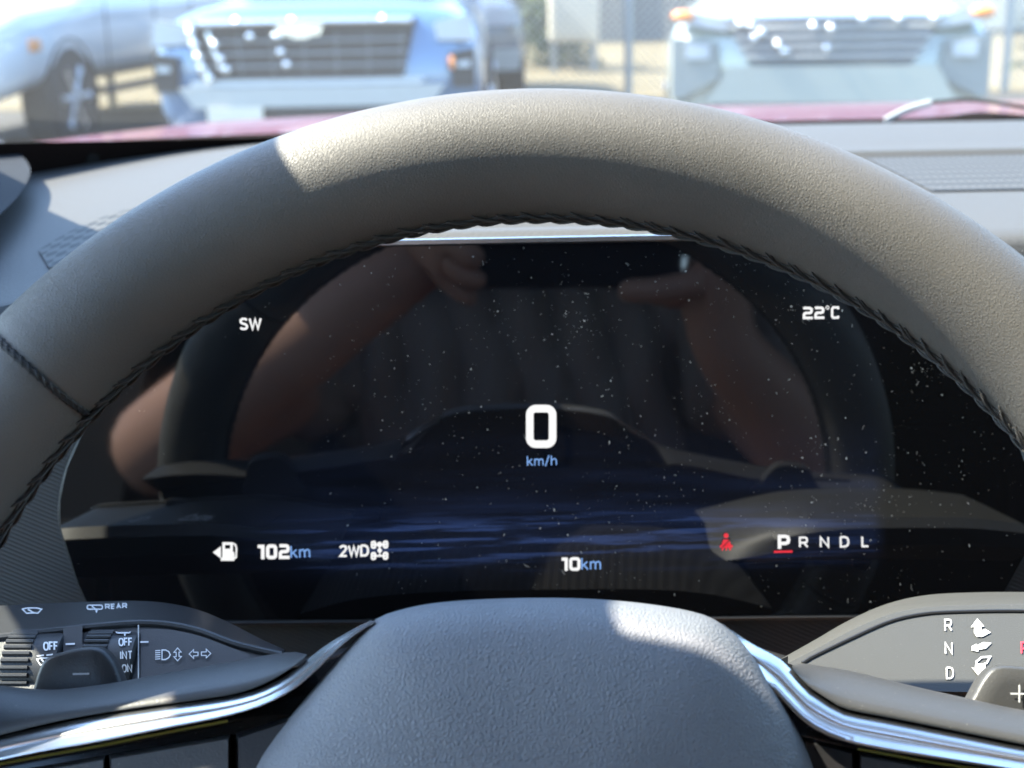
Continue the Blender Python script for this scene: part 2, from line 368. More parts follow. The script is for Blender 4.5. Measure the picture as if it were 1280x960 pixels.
def m_screen():
    b = NB('display_glass'); tc = b.n('ShaderNodeTexCoord'); sp = b.n('ShaderNodeSeparateXYZ'); b.t.links.new(tc.outputs['Object'], sp.inputs[0])
    x, y = sp.outputs[0], sp.outputs[1]
    m1 = b.n('ShaderNodeMapping'); m1.inputs[3].default_value = (9, 120, 1); b.t.links.new(tc.outputs['Object'], m1.inputs[0])
    n1 = b.noise(m1.outputs[0], 1.0, 4, .6)
    m2 = b.n('ShaderNodeMapping'); m2.inputs[3].default_value = (30, 260, 1); b.t.links.new(tc.outputs['Object'], m2.inputs[0])
    vo = b.n('ShaderNodeTexVoronoi'); vo.inputs['Scale'].default_value = 1.0; b.t.links.new(m2.outputs[0], vo.inputs['Vector'])
    m3 = b.n('ShaderNodeMapping'); m3.inputs[3].default_value = (15, 330, 1); b.t.links.new(tc.outputs['Object'], m3.inputs[0]); n2 = b.noise(m3.outputs[0], 1.0, 6, .62)
    vs = b.n('ShaderNodeSeparateColor'); b.t.links.new(vo.outputs['Color'], vs.inputs[0])
    lo, hi, mid = SC['y_lo'], SC['y_hi'], SC['y_mid']
    band = b.math('MULTIPLY', b.ramp(y, lo, lo+.014), b.ramp(y, hi, mid))
    edge = b.math('MULTIPLY', b.ramp(x, SC['x_lo'], SC['x_lo']+.05), b.ramp(x, SC['x_hi'], SC['x_hi']-.006))
    low = b.math('MULTIPLY', b.ramp(y, mid+.002, mid-.006), b.ramp(y, lo, lo+.010))
    cen = b.math('SUBTRACT', 1.0, b.math('MULTIPLY', b.math('ABSOLUTE', x), 5.0)); cen = b.ramp(cen, 0, .8)
    a = b.math('MULTIPLY', b.math('MULTIPLY', band, edge), b.math('MULTIPLY_ADD', b.ramp(n1.outputs[0], .35, .7), .8, .25))
    c = b.math('MULTIPLY', b.math('MULTIPLY', low, b.math('MULTIPLY', cen, edge)), b.ramp(n2.outputs[0], .50, .57))
    tot = b.math('ADD', b.math('MULTIPLY', a, .42), b.math('MULTIPLY', c, .62))
    back = b.math('MULTIPLY', edge, b.math('MULTIPLY', b.ramp(y, SC['act_lo'], SC['act_lo']+.004), .10))
    ec = b.mix(b.ramp(tot, .0, 1.3), srgb(14, 18, 30), srgb(56, 80, 136))
    est = b.math('ADD', b.math('MULTIPLY', tot, .10), b.math('MULTIPLY', back, .16))
    smn = b.noise(tc.outputs['Object'], 30, 4)
    b.pbr((.0045, .0045, .005), b.math('MULTIPLY_ADD', smn.outputs[0], .03, .015), emis=ec, estr=est, spec=.85)
    return b.m

# ================================================================== OUTSIDE
def ground_sheet(name, x0, x1, y0, y1, z, mat):
    b = MB().add([(x0, y0, z), (x1, y0, z), (x1, y1, z), (x0, y1, z)], [(0, 1, 2, 3)]); o = b.build(name, mat); o['kind'] = 'structure'; return o
ground_sheet('ground', -400, 400, -400, 400, 0, M['drygrass'])
ground_sheet('parking_lot', -60, 60, -40, 15.3, .004, M['asphalt'])
for k, px_ in enumerate((-6.4, -2.45, .35, 3.4, 6.3)):
    o = ground_sheet('parking_line', px_-.05, px_+.05, 7.5, 13.2, .008, M['ink_white'])

def wheel(parent, x, y, r=.37, wd=.24, side=1):
    t = MB().lathe_x([(-wd/2, r*.66), (-wd/2, r*.93), (-wd/2+.03, r), (wd/2-.03, r), (wd/2, r*.93), (wd/2, r*.66)], (x, y, r), 36).build('wheel', M['tyre'], parent)
    rr = MB(); f = side*wd*.40
    rr.lathe_x([(f-side*.06, r*.68), (f, r*.68), (f+side*.02, r*.64), (f-side*.01, r*.60), (f-side*.05, r*.58)], (x, y, r), 36)
    for k in range(6):
        a = 2*math.pi*k/6; c_, s_ = math.cos(a), math.sin(a)
        p = [(x+f, y+q*c_*r, r+q*s_*r) for q in (.08, .35, .64)]
        rr.tube(p, [.05, .035, .05], 8)
    rr.lathe_x([(f-side*.03, .09), (f+side*.02, .08), (f+side*.03, .03)], (x, y, r), 20)
    rr.build('rim', M['alloy'], t)
    return t

def body_ring(y, hw, zb, zt, n=48, e=3.8):
    out = []
    for k in range(n):
        a = 2*math.pi*k/n; c, s = math.cos(a), math.sin(a)
        out.append((hw*np.sign(c)*abs(c)**(2/e), y, (zb+zt)/2+(zt-zb)/2*np.sign(s)*abs(s)**(2/e)))
    return out
def car_shell(root, paint, secs, cab, wheels, r=.37):
    MB().ring_loft([body_ring(*q) for q in secs]).build('body', paint, root, 50)
    c = MB().ring_loft([body_ring(y, hw, zb, zt, 40, 4.0) for y, hw, zb, zt in cab]); c.build('cabin', paint, root, 50)
    y0, y1 = cab[1][0], cab[-2][0]; hw = cab[1][1]; zt = cab[2][3]; zb = secs[4][3]
    gl = MB()
    for s in (-1, 1):
        x = s*(cab[2][1]+.006)
        gl.add([(x, y0+.35, zb+.08), (x, y1-.25, zb+.08), (x*.97, y1-.45, zt-.12), (x*.97, y0+.75, zt-.12)], [(0, 1, 2, 3)])
    gl.add([(-hw*.85, y0-.12, zb+.06), (hw*.85, y0-.12, zb+.06), (hw*.78, y0+.42, zt-.10), (-hw*.78, y0+.42, zt-.10)], [(0, 1, 2, 3)])
    gl.build('window', M['carglass'], root)
    for s in (-1, 1):
        for wy in wheels:
            hwid = secs[3][1]
            MB().lathe_x([(s*(hwid-.22), r*1.13), (s*(hwid+.006), r*1.13), (s*(hwid+.012), r*1.10), (s*(hwid-.2), r*1.08)], (0, wy, r+.01), 40).build('wheel_arch', M['tyre'], root)
            wheel(root, s*(hwid-.105), wy, r, .24, s)
        b = MB().ball((s*(hwid+.10), cab[1][0]+.35, zb+.12), (.11, .06, .085)); b.build('side_mirror', paint, root)

def front_patch(root, name, poly, y0, y1, mat):
    return MB().poly_prism(poly, y0, y1).build(name, mat, root, 30)

# --- blue car facing us
def blue_car():
    r = empty('parked_car', (-1.12, 8.35, 0)); tag(r, 'blue parked car facing us with a broad dark grille framed in chrome', 'car', 'parked cars beyond the windscreen')
    secs = [(.03, .84, .42, 1.02), (.10, .93, .34, 1.10), (.35, .98, .28, 1.15), (1.2, .99, .28, 1.22), (1.7, .99, .28, 1.24), (4.3, .99, .28, 1.24), (4.75, .95, .32, 1.20), (4.85, .85, .4, 1.1)]
    cab = [(1.35, .80, 1.05, 1.22), (1.6, .84, 1.05, 1.30), (2.35, .80, 1.05, 1.84), (3.4, .80, 1.05, 1.86), (4.4, .80, 1.05, 1.80), (4.8, .80, 1.05, 1.24)]
    car_shell(r, M['blue_paint'], secs, cab, (.98, 3.85))
    g = front_patch(r, 'grille', [(-.66, .73), (.52, .73), (.60, 1.06), (-.70, 1.06)], -.02, .08, M['tyre'])
    bars = MB()
    for z in (.80, .87, .94):
        bars.tube([(-.62, -.03, z), (0, -.045, z), (.54, -.03, z)], .009, 8)
    for x in np.linspace(-.6, .5, 7): bars.tube([(x, -.02, .75), (x*1.03, -.02, .98)], .004, 6)
    bars.build('grille_bar', M['dullbar'], g)
    fr = MB(); fr.tube([(-.66, -.03, 1.045), (0, -.05, 1.05), (.58, -.03, 1.045)], .022, 12)
    fr.tube([(-.70, -.02, 1.05), (-.69, -.035, .96), (-.66, -.035, .84), (-.61, -.03, .74)], .022, 12)
    fr.tube([(-.60, -.03, 1.0), (-.57, -.035, .9), (-.53, -.03, .78)], .014, 12)
    for q in ((-.69, 1.0), (-.67, .93), (-.655, .86), (-.64, .80), (-.56, .93), (-.53, .85), (-.50, .79), (-.60, .74), (-.35, .97), (-.2, .97), (-.18, .88), (-.15, .81), (-.42, 1.05), (-.1, 1.05), (.42, 1.05)):
        fr.ball((q[0], -.05, q[1]), .028, 16, 12)  # beads added along the chrome to catch the sun as blurred glints
    fr.build('chrome_frame_glints', M['bright'], r)
    MB().add(*_bow(-.06, 1.0)).build('badge', M['bright'], r)
    front_patch(r, 'lower_bar', [(-.72, .69), (.62, .69), (.64, .725), (-.70, .725)], -.05, .1, M['lamp'])
    front_patch(r, 'bumper', [(-.70, .57), (.68, .57), (.76, .685), (-.78, .685)], -.07, .15, M['galv'])
    front_patch(r, 'air_intake', [(-.45, .47), (.62, .47), (.66, .545), (-.48, .545)], -.04, .1, M['tyre'])
    front_patch(r, 'number_plate', [(-.62, .49), (-.30, .49), (-.30, .575), (-.62, .575)], -.09, -.072, M['cream'])
    for s in (-1, 1):
        front_patch(r, 'headlight', [(s*.93, .92), (s*.72, .93), (s*.70, 1.03), (s*.90, 1.07)], -.0, .16, M['lamp'])
        h = front_patch(r, 'lamp_housing', [(s*.93, .66), (s*.80, .66), (s*.79, .86), (s*.93, .88)], .0, .16, M['tyre'])
        front_patch(h, 'fog_lamp', [(s*.905, .775), (s*.83, .775), (s*.83, .805), (s*.905, .815)], -.02, .02, M['lamp'])
        if s > 0: MB().ball((.80, -.01, .80), (.018, .02, .04)).build('side_marker', M['amber'], h)
def _bow(x, z):
    p = [(-.13, .028), (-.05, .028), (-.05, .045), (.05, .045), (.05, .028), (.13, .028), (.11, -.028), (.05, -.028), (.05, -.045), (-.05, -.045), (-.05, -.028), (-.15, -.028)]
    n = len(p); vs = [(x+a, -.06, z+b) for a, b in p]+[(x+a, -.035, z+b) for a, b in p]
    return vs, [tuple(range(n))]+[(i, i+n, (i+1) % n+n, (i+1) % n) for i in range(n)]
blue_car()

# --- silver car facing us
def silver_car():
    r = empty('parked_car', (1.90, 8.5, 0), rz=R(-9)); tag(r, 'pale silver parked car facing us with amber corner lights and slatted grille', 'car', 'parked cars beyond the windscreen')
    secs = [(.05, .80, .36, .92), (.12, .92, .30, 1.02), (.40, .97, .26, 1.10), (1.2, .97, .26, 1.17), (1.6, .97, .26, 1.19), (4.1, .97, .26, 1.19), (4.5, .93, .30, 1.15), (4.6, .82, .4, 1.05)]
    cab = [(1.2, .78, 1.0, 1.17), (1.45, .82, 1.0, 1.25), (2.2, .78, 1.0, 1.72), (3.2, .78, 1.0, 1.74), (4.1, .78, 1.0, 1.70), (4.5, .78, 1.0, 1.18)]
    car_shell(r, M['silver_paint'], secs, cab, (.92, 3.6))
    g = front_patch(r, 'grille', [(-.46, .74), (.48, .74), (.62, 1.0), (-.60, 1.0)], -.01, .1, M['grey_paint'])
    for k, z in enumerate((.79, .845, .90, .955)):
        hw = .47+(z-.75)*.55
        MB().tube([(-hw, -.02, z), (0, -.05, z), (hw+.03, -.02, z)], .013, 10).build('grille_bar', M['galv'], g)
    ch = MB().tube([(-.62, .0, 1.01), (0, -.05, 1.015), (.64, .0, 1.01)], .018, 10)
    for x, z in ((-.46, .97), (-.44, .90), (-.40, .93), (-.52, .98), (-.10, .96), (.0, .95), (.18, 1.0), (.38, 1.0), (-.3, .86), (-.26, .82), (.58, 1.0), (-.02, .84)): ch.ball((x, -.05, z), .027, 16, 12)  # added round beads give sun glints; only the tube is the strip
    ch.build('chrome_strip_glints', M['bright'], r)
    front_patch(r, 'bumper', [(-.72, .52), (.74, .52), (.62, .735), (-.58, .735)], -.06, .15, M['silver_paint'])
    front_patch(r, 'air_intake', [(-.62, .42), (.64, .42), (.70, .51), (-.68, .51)], -.03, .1, M['grey_paint'])
    for s in (-1, 1):
        h = front_patch(r, 'headlight', [(s*.90, .99), (s*.62, .94), (s*.52, .97), (s*.60, 1.01), (s*.86, 1.06)], .0, .25, M['lamp'])
        MB().ball((s*.86, .0, 1.03), (.07, .05, .035)).build('corner_light', M['amber'], h)
        f = front_patch(r, 'lamp_recess', [(s*.92, .55), (s*.86, .55), (s*.64, .66), (s*.66, .88), (s*.92, .90)], .0, .2, M['recess'])
        front_patch(f, 'fog_lamp', [(s*.84, .78), (s*.70, .78), (s*.70, .86), (s*.84, .87)], -.03, .02, M['lamp'])
silver_car()

# --- white vehicle at the left, three-quarter view
def white_car():
    r = empty('parked_truck', (-4.62, 10.55, 0), rz=R(-8)); tag(r, 'white parked pickup truck at far left showing its wheel and amber side marker', 'pickup truck')
    secs = [(.05, .86, .45, 1.0), (.15, .96, .38, 1.12), (.45, 1.0, .42, 1.2), (1.3, 1.0, .46, 1.26), (1.7, 1.0, .46, 1.3), (5.3, 1.0, .46, 1.3), (5.7, .98, .46, 1.3), (5.75, .95, .5, 1.25)]
    cab = [(1.4, .82, 1.1, 1.28), (1.6, .86, 1.1, 1.36), (2.4, .82, 1.1, 1.92), (3.2, .82, 1.1, 1.94), (3.7, .82, 1.1, 1.9), (3.85, .82, 1.1, 1.3)]
    car_shell(r, M['white_paint'], secs, cab, (1.1, 4.7), .41)
    MB().box((.99, .42, .80), (1.012, .60, .90), .008).build('side_marker', M['amber'], r)
    for y in (1.85, 2.95, 3.9): MB().box((1.0, y, .55), (1.004, y+.012, 1.25)).build('door_seam', M['tyre'], r)
    MB().box((.95, 1.65, .40), (1.06, 4.1, .46), .02).build('running_board', M['tyre'], r)
white_car()

# --- grey pickup and pale van further back
def back_van(name, label, cat, loc, rz, paint):
    r = empty(name, loc, rz=rz); tag(r, label, cat)
    secs = [(.03, .86, .42, 1.0), (.10, .93, .34, 1.08), (.35, .97, .32, 1.14), (1.0, .97, .32, 1.2), (1.3, .97, .32, 1.22), (4.6, .97, .32, 1.22), (4.85, .95, .34, 1.2), (4.9, .9, .4, 1.1)]
    cab = [(.7, .82, 1.05, 1.2), (.9, .86, 1.05, 1.3), (1.6, .88, 1.05, 2.0), (3.2, .88, 1.05, 2.05), (4.5, .88, 1.05, 2.0), (4.85, .88, 1.05, 1.25)]
    car_shell(r, paint, secs, cab, (.95, 3.9))
    front_patch(r, 'grille', [(-.5, .7), (.5, .7), (.55, .95), (-.55, .95)], -.01, .1, M['tyre'])
    for s in (-1, 1): front_patch(r, 'headlight', [(s*.9, .85), (s*.62, .85), (s*.62, 1.0), (s*.9, 1.02)], -.01, .15, M['lamp'])
    front_patch(r, 'bumper', [(-.9, .45), (.9, .45), (.92, .64), (-.92, .64)], -.06, .15, M['galv'])
back_van('parked_van', 'dark grey parked van half hidden behind the blue car', 'van', (-.78, 13.4, 0), R(3), M['grey_paint'])

# --- chain link fence
def fence():
    r = empty('chain_link_fence', (0, 15.6, 0)); tag(r, 'galvanised chain link fence with round posts behind the parked cars', 'fence')
    for x in (-10.5, -7.4, -4.3, -1.55, 1.32, 5.42, 8.5, 11.5, 14.5):
        b = MB().tube([(x, 0, 0), (x, 0, 2.4)], .045, 12); b.ball((x, 0, 2.42), .055); b.build('post', M['galv'], r)
    MB().tube([(-10.5, 0, 2.36), (14.5, 0, 2.36)], .028, 8).build('top_rail', M['galv'], r)
    wm = MB(); st = .085; H = 2.3
    for k in range(int((25+H)/st)):
        for sgn in (1, -1):
            x0 = -10.5-H+k*st if sgn > 0 else -10.5+k*st
            xa, xb = (x0, x0+H) if sgn > 0 else (x0, x0-H)
            pts = []
            if max(xa, xb) < -10.5 or min(xa, xb) > 14.5: continue
            t0, t1 = 0.0, 1.0
            for lim, op in ((-10.5, 1), (14.5, -1)):
                pass
            ta = (np.clip(xa, -10.5, 14.5)-xa)/(xb-xa); tb = (np.clip(xb, -10.5, 14.5)-xa)/(xb-xa)
            a = (xa+(xb-xa)*ta, .0+.004*sgn, .03+H*ta); b2 = (xa+(xb-xa)*tb, .004*sgn, .03+H*tb)
            if tb-ta < .01: continue
            wm.tube([a, b2], .006, 3)
    wm.build('wire_mesh', M['galv'], r)
fence()

# --- building far behind, with a pale roller door
def building():
    r = empty('warehouse', (0, 30, 0)); tag(r, 'long grey warehouse with cream doors behind the fence', 'building')
    MB().box((-30, 0, 0), (34, 12, 5.5)).build('wall', M['wallpale'], r)
    MB().box((-30.4, -.4, 5.52), (34.4, 12.4, 5.8)).build('roof', M['galv'], r)
    for x in (-14, -6, 9, 18): MB().box((x, -.06, .1), (x+3.0, -.01, 3.4), .01).build('door', M['cream'], r)
    for x in (-19, -1.5, 14.5): 
        w_ = MB().box((x, -.05, 1.2), (x+2.2, -.01, 2.4), .01).build('window', M['carglass'], r)
        MB().box((x-.06, -.09, 1.12), (x+2.26, -.055, 1.19)).build('sill', M['galv'], w_)
building()
def cargo():
    p = at(718, 30, 20.0); r = empty('storage_box', (p[0], 20.0, 0)); tag(r, 'cream storage cabinet on legs behind the fence, left of a post', 'cabinet')
    MB().box((-.34, 0, .42), (.34, .6, 2.0), .03).build('cabinet_body', M['cream'], r)
    MB().box((-.30, -.02, .48), (.30, -.002, 1.9), .008).build('door', M['cream'], r)
    for x in (-.28, .28):
        for y in (.06, .54): MB().box((x-.03, y-.03, 0), (x+.03, y+.03, .425)).build('leg', M['galv'], r)
cargo()
def bush(x, y, hw, h, label):
    r = empty('shrub', (x, y, 0)); tag(r, label, 'shrub', 'shrubs behind the fence')
    fb = MB(); N = 1400
    ctr = [(rng.normal(0, hw*.45), rng.normal(0, hw*.3), abs(rng.normal(h*.5, h*.25))) for _ in range(14)]
    for k in range(N):
        c = np.array(ctr[rng.integers(14)]); d = rng.normal(size=3); d /= np.linalg.norm(d)
        p = c+d*hw*.42*rng.uniform(.6, 1.05); p[2] = max(.05, p[2])
        u = rng.normal(size=3); u /= np.linalg.norm(u); v = np.cross(u, d); s = rng.uniform(.05, .1)
        fb.add([p-u*s, p+v*s*.5, p+u*s, p-v*s*.5], [(0, 1, 2, 3)])
    fb.build('foliage', M['leaf'], r); st = MB()
    for k in range(5): a = rng.uniform(0, 6.28); st.tube([(0, 0, 0), (math.cos(a)*hw*.2, math.sin(a)*hw*.2, h*.4), (math.cos(a)*hw*.4, math.sin(a)*hw*.4, h*.8)], [.04, .025, .01], 6)
    st.build('stem', M['bark'], r)
bush(8.6, 19.5, 1.6, 1.8, 'dark green shrub behind the fence at far right')
bush(.75, 21.5, .8, 1.2, 'small dark green shrub by the cream storage cabinet')

# ================================================================== OWN CAR
CX = 0.37                                             # car centre line
car = empty('own_car', (CX, 0, 0)); tag(car, 'red car whose cabin the view looks out of, bonnet below the windscreen', 'car')
OFF = np.array([CX, 0, 0])
def yf(x):                                            # windscreen-side edge of the dashboard, bowed in plan
    u = abs(x-CX)/.78; return 1.17-.257*u**2-.435*u**7
def ydr(x):                                           # driver-side edge
    return .565+.03/(1+math.exp(-(x-.24)*60)) - .11/(1+math.exp((x+.168)*160))
def zd(x, y):                                         # height of the top pad
    return 1.146 - .0175*max(0, (y-.9)/.3)**2 
# bonnet
hb = MB(); cols = []
for y in np.linspace(1.225, 2.25, 14):
    row = []
    for u in np.linspace(-1, 1, 41):
        x = CX+u*.86; q = (y-1.225)
        z = 1.130-.068*q-.004*q*q-.012*abs(u)**4-.55*max(0, abs(u)-.95)
        z += .006*math.exp(-((abs(u)-.62)/.07)**2)*min(1, q*4)
        if y > 2.1: z -= (y-2.1)**2*3
        row.append((x, y, z))
    cols.append(row)
hb.loft(cols, caps=False); hb.loft([cols[-1], [(x, y+.12, z-.5) for x, y, z in cols[-1]]], caps=False)
hb.build('bonnet', M['hood_red'], car, off=OFF)
for s_ in (-1, 1): MB().loft([[(CX+s_*.86, y, .4) for y in (1.0, 2.3)], [(CX+s_*.865, y, 1.04) for y in (1.0, 2.3)]], caps=False).build('fender', M['hood_red'], car, off=OFF)
# cowl between bonnet and windscreen
xs = np.linspace(CX-.78, CX+.78, 45)
cw = MB().loft([[(x, yf(x)+.002, zd(x, yf(x))-.006) for x in xs], [(x, yf(x)+.02, zd(x, yf(x))-.012) for x in xs], [(x, 1.232, 1.122) for x in xs]], caps=False)
cw.build('cowl', M['cowl'], car, off=OFF)
# wiper
P = [at(1106, 151, 1.215), at(1135, 137, 1.215), at(1165, 128, 1.21), at(1215, 125, 1.205), at(1280, 134, 1.20), at(1380, 150, 1.17)]
wo_ = MB().tube(spline(P[:3], 16), .0022, 8, flat=1.3).build('wiper', M['galv'], car, off=OFF)
MB().tube(spline(P[2:], 24), .0016, 8).build('wiper_arm', M['cowl'], wo_, off=OFF)
MB().tube(spline([at(1120, 152, 1.195), at(1180, 148, 1.19), at(1225, 143, 1.187), at(1280, 147, 1.17), at(1380, 158, 1.14)], 40), .002, 8).build('wiper_blade', M['cowl'], wo_, off=OFF)

# pillars, roof and header
PB = np.array([-.415, 1.02, 1.10]); PT = np.array([-.228, .378, 1.42])
def hdr(x):                                           # header line (front edge of the roof opening)
    u = (x-CX)/.598
    return np.array([x, .30+.0315*u*u, 1.475-.055*u*u])
def pillar(sgn):
    b = MB(); rings = []
    for t in np.linspace(-.12, .98, 12):
        p = PB+(PT-PB)*t
        sec = [(0, 0), (-.012, .018), (-.075, .03), (-.105, -.015), (-.09, -.045), (-.03, -.035)]
        rings.append([(CX+sgn*(p[0]+dx-CX)*-1 if sgn > 0 else p[0]+dx, p[1]+dy, p[2]+.8*(dx if dx < -.02 else 0)) for dx, dy in sec])
    b.ring_loft(rings); return b
pillar(-1).build('windscreen_pillar', M['liner'], car, off=OFF)
pillar(1).build('windscreen_pillar', M['liner'], car, off=OFF)
rf = MB(); rows = []
for v in np.linspace(0, 1, 16):
    row = []
    for x in np.linspace(CX-.598, CX+.598, 33):
        h = hdr(x); y = h[1]+(-2.2-h[1])*v; row.append((x, y, h[2]+.10*math.sin(math.pi*min(1, v*1.0))**.6*(1-((x-CX)/.6)**2)))
    rows.append(row)
rf.loft(rows+[[(x, y, z+.05) for x, y, z in r_] for r_ in reversed(rows)], closed=True)
rf.build('roof', M['liner'], car, off=OFF)
for s in (-1, 1):
    m_ = lambda x: x if s < 0 else 2*CX-x
    b = MB().ring_loft([[(m_(-.226), y, 1.418), (m_(-.226), y, 1.424), (m_(-.335), y, 1.43), (m_(-.335), y, 1.402), (m_(-.30), y, 1.398)] for y in np.linspace(.40, -2.2, 12)])
    b.build('roof_rail', M['cloth'], car, off=OFF)
    b = MB().ring_loft([[(m_(-.30), -.30, 1.40), (m_(-.34), -.30, 1.40), (m_(-.34), -.70, 1.40), (m_(-.30), -.70, 1.40)], [(m_(-.36), -.22, 1.0), (m_(-.42), -.22, 1.0), (m_(-.42), -.68, 1.0), (m_(-.36), -.68, 1.0)], [(m_(-.38), -.22, .3), (m_(-.45), -.22, .3), (m_(-.45), -.68, .3), (m_(-.38), -.68, .3)]])
    b.build('door_pillar', M['cloth'], car, off=OFF)
    b = MB().loft([[(m_(-.395), y, .25) for y in np.linspace(-2.2, 1.0, 9)], [(m_(-.385), y, .8) for y in np.linspace(-2.2, 1.0, 9)], [(m_(-.37), y, 1.0) for y in np.linspace(-2.2, 1.0, 9)], [(m_(-.40), y, 1.02) for y in np.linspace(-2.2, 1.0, 9)], [(m_(-.50), y, 1.0) for y in np.linspace(-2.2, 1.0, 9)], [(m_(-.52), y, .25) for y in np.linspace(-2.2, 1.0, 9)]], closed=True)
    b.build('door', M['cloth'], car, off=OFF)
    b = MB().add([(m_(-.335), -.62, 1.40), (m_(-.335), .34, 1.40), (m_(-.42), .98, 1.03), (m_(-.42), -.62, 1.02)], [(0, 1, 2, 3)])
    b.build('side_window', M['sideglass'], car, off=OFF)
    b = MB().add([(m_(-.335), -2.2, 1.40), (m_(-.335), -.66, 1.40), (m_(-.42), -.66, 1.03), (m_(-.42), -2.2, 1.02)], [(0, 1, 2, 3)])
    b.build('rear_side_window', M['privacy'], car, off=OFF)
MB().box((CX-.84, -2.25, 1.07), (CX+.84, -2.22, 1.45)).build('rear_window', M['privacy'], car, off=OFF)
MB().box((CX-.84, -2.26, .25), (CX+.84, -2.2, 1.08)).build('tailgate', M['cloth'], car, off=OFF)
MB().box((CX-.84, -2.26, .22), (CX+.84, 1.2, .25)).build('cabin_floor', M['cloth'], car, off=OFF)
tri = list(spline([at(-60, 158, .95), at(-12, 168, .90), at(22, 190, .82), at(38, 212, .745), at(26, 240, .66), at(-4, 272, .58), at(-50, 305, .5)], 28))
tri2 = [p+np.array([-.06, .03, -.055]) for p in tri]; nt_ = len(tri)
MB().add(tri+tri2, [tuple(range(nt_)), tuple(reversed(range(nt_, 2*nt_)))]+[(k, k+nt_, (k+1) % nt_+nt_, (k+1) % nt_) for k in range(nt_)]).build('pillar_trim', M['trimdark'], car, off=OFF)
# windscreen: from the base up to the header
xs2 = np.linspace(-1, 1, 31); ws = []
for t in np.linspace(0, 1, 9):
    row = []
    for u in xs2:
        xb = CX+u*.775; b0 = np.array([xb, min(yf(xb)+.035, 1.205), 1.119]); h = hdr(CX+u*.597)+np.array([0, .004, .012])
        p = b0+(h-b0)*t; p[2] += .03*math.sin(math.pi*t); p[1] += .03*math.sin(math.pi*t); row.append(p)
    ws.append(row)
wsc = MB().loft(ws, caps=False).build('windscreen', M['windshield'], car, off=OFF)
fr_ = []
for t in np.linspace(0, 1, 5):
    row = []
    for u in np.linspace(-1, 1, 61):
        xb = CX+u*.775; b0 = np.array([xb, min(yf(xb)+.035, 1.205), 1.119]); h = hdr(CX+u*.597)+np.array([0, .004, .012])
        T_ = min(.16, max(.012, (b0[1]-(1.119+.555*b0[1]-1.25)/.455)/.83))*t
        p = b0+(h-b0)*T_; p[2] += .03*math.sin(math.pi*T_)-.002; p[1] += .03*math.sin(math.pi*T_)-.002; row.append(p)
    fr_.append(row)
MB().loft(fr_, caps=False).build('black_band', M['cowl'], wsc, off=OFF)

# ================================================================== DASHBOARD
dash = empty('dashboard', (CX, .6, 1.14)); tag(dash, 'grey moulded dashboard with speaker grilles along the base of the windscreen', 'dashboard')
DO = np.array([CX, .6, 1.14])
rows = []
xd = np.linspace(CX-.77, CX+.77, 90)
for v in np.linspace(0, 1, 30):
    rows.append([(x, yf(x)+(ydr(x)-yf(x))*v, zd(x, yf(x)+(ydr(x)-yf(x))*v)) for x in xd])
b = MB().loft([[(x, y, z-.03) for x, y, z in rows[0]]]+rows, caps=False)
e0 = rows[-1]
b.loft([e0, [(x, y-.004, z-.003) for x, y, z in e0], [(x, y-.006, z-.010) for x, y, z in e0], [(x, y+.02, z-.013) for x, y, z in e0]], caps=False)
b.build('top_pad', M['dash'], dash, off=DO)
MB().loft([[(x, y+.02, z-.012) for x, y, z in e0], [(x, max(y, .54)+.03, z-.035) for x, y, z in e0], [(x, max(y, .54)+.03, z-.06) for x, y, z in e0], [(x, max(y, .54)+.02, z-.4) for x, y, z in e0]], caps=False).build('fascia', M['dark'], dash, off=DO)
# groove and speaker grilles on the pad
gv = MB(); xg = np.linspace(.16, CX+.70, 30)
gv.loft([[(x, .828, zd(x, .828)-.002) for x in xg], [(x, .833, zd(x, .833)+.0035) for x in xg], [(x, .862, zd(x, .862)+.004) for x in xg], [(x, .872, zd(x, .872)-.001) for x in xg]], caps=False)
gv.build('ridge', M['dash'], dash, off=DO)
def m_grille():
    b = NB('speaker_mesh'); v = b.coord(); sp = b.n('ShaderNodeSeparateXYZ'); b.set(sp.inputs[0], v)
    k = 2*math.pi/.0082; yy = b.math('MULTIPLY', sp.outputs[1], .22)
    a = b.math('SINE', b.math('MULTIPLY', b.math('ADD', sp.outputs[0], yy), k)); c = b.math('SINE', b.math('MULTIPLY', b.math('SUBTRACT', sp.outputs[0], yy), k))
    d = b.math('MULTIPLY', a, c); h = b.ramp(d, -.15, .35)
    b.pbr(b.mix(h, (.078, .077, .074), (.022, .022, .022)), .6, spec=.2, normal=b.bump(b.math('SUBTRACT', 1.0, h), .4, .001)); return b.m
M['grille'] = m_grille()
g1 = MB(); xg = np.linspace(.20, CX+.62, 24)
g1.loft([[(x, y, zd(x, y)+.0008) for x in xg] for y in (.826, .79, .74, .69)], caps=False); g1.build('speaker_grille', M['grille'], dash, off=DO)
g2 = MB(); P0 = [np.array(at(px_, py_, 1)) for px_, py_ in ()]
def on_dash(px, py, lift=.001):
    d = ray(px, py); t = (1.146-CAM[2])/d[2]; p = CAM+d*t
    t = (zd(p[0], p[1])+lift-CAM[2])/d[2]; return CAM+d*t
top_c = [(48, 312), (90, 288), (130, 271), (170, 259), (230, 243), (300, 228)]; bot_c = [(62, 335), (100, 322), (140, 300), (185, 282), (240, 265), (310, 248)]
g2.loft([[on_dash(*p) for p in spline(top_c, 20)], [on_dash(*p) for p in spline(bot_c, 20)]], caps=False); g2.build('speaker_grille', M['grille'], dash, off=DO)

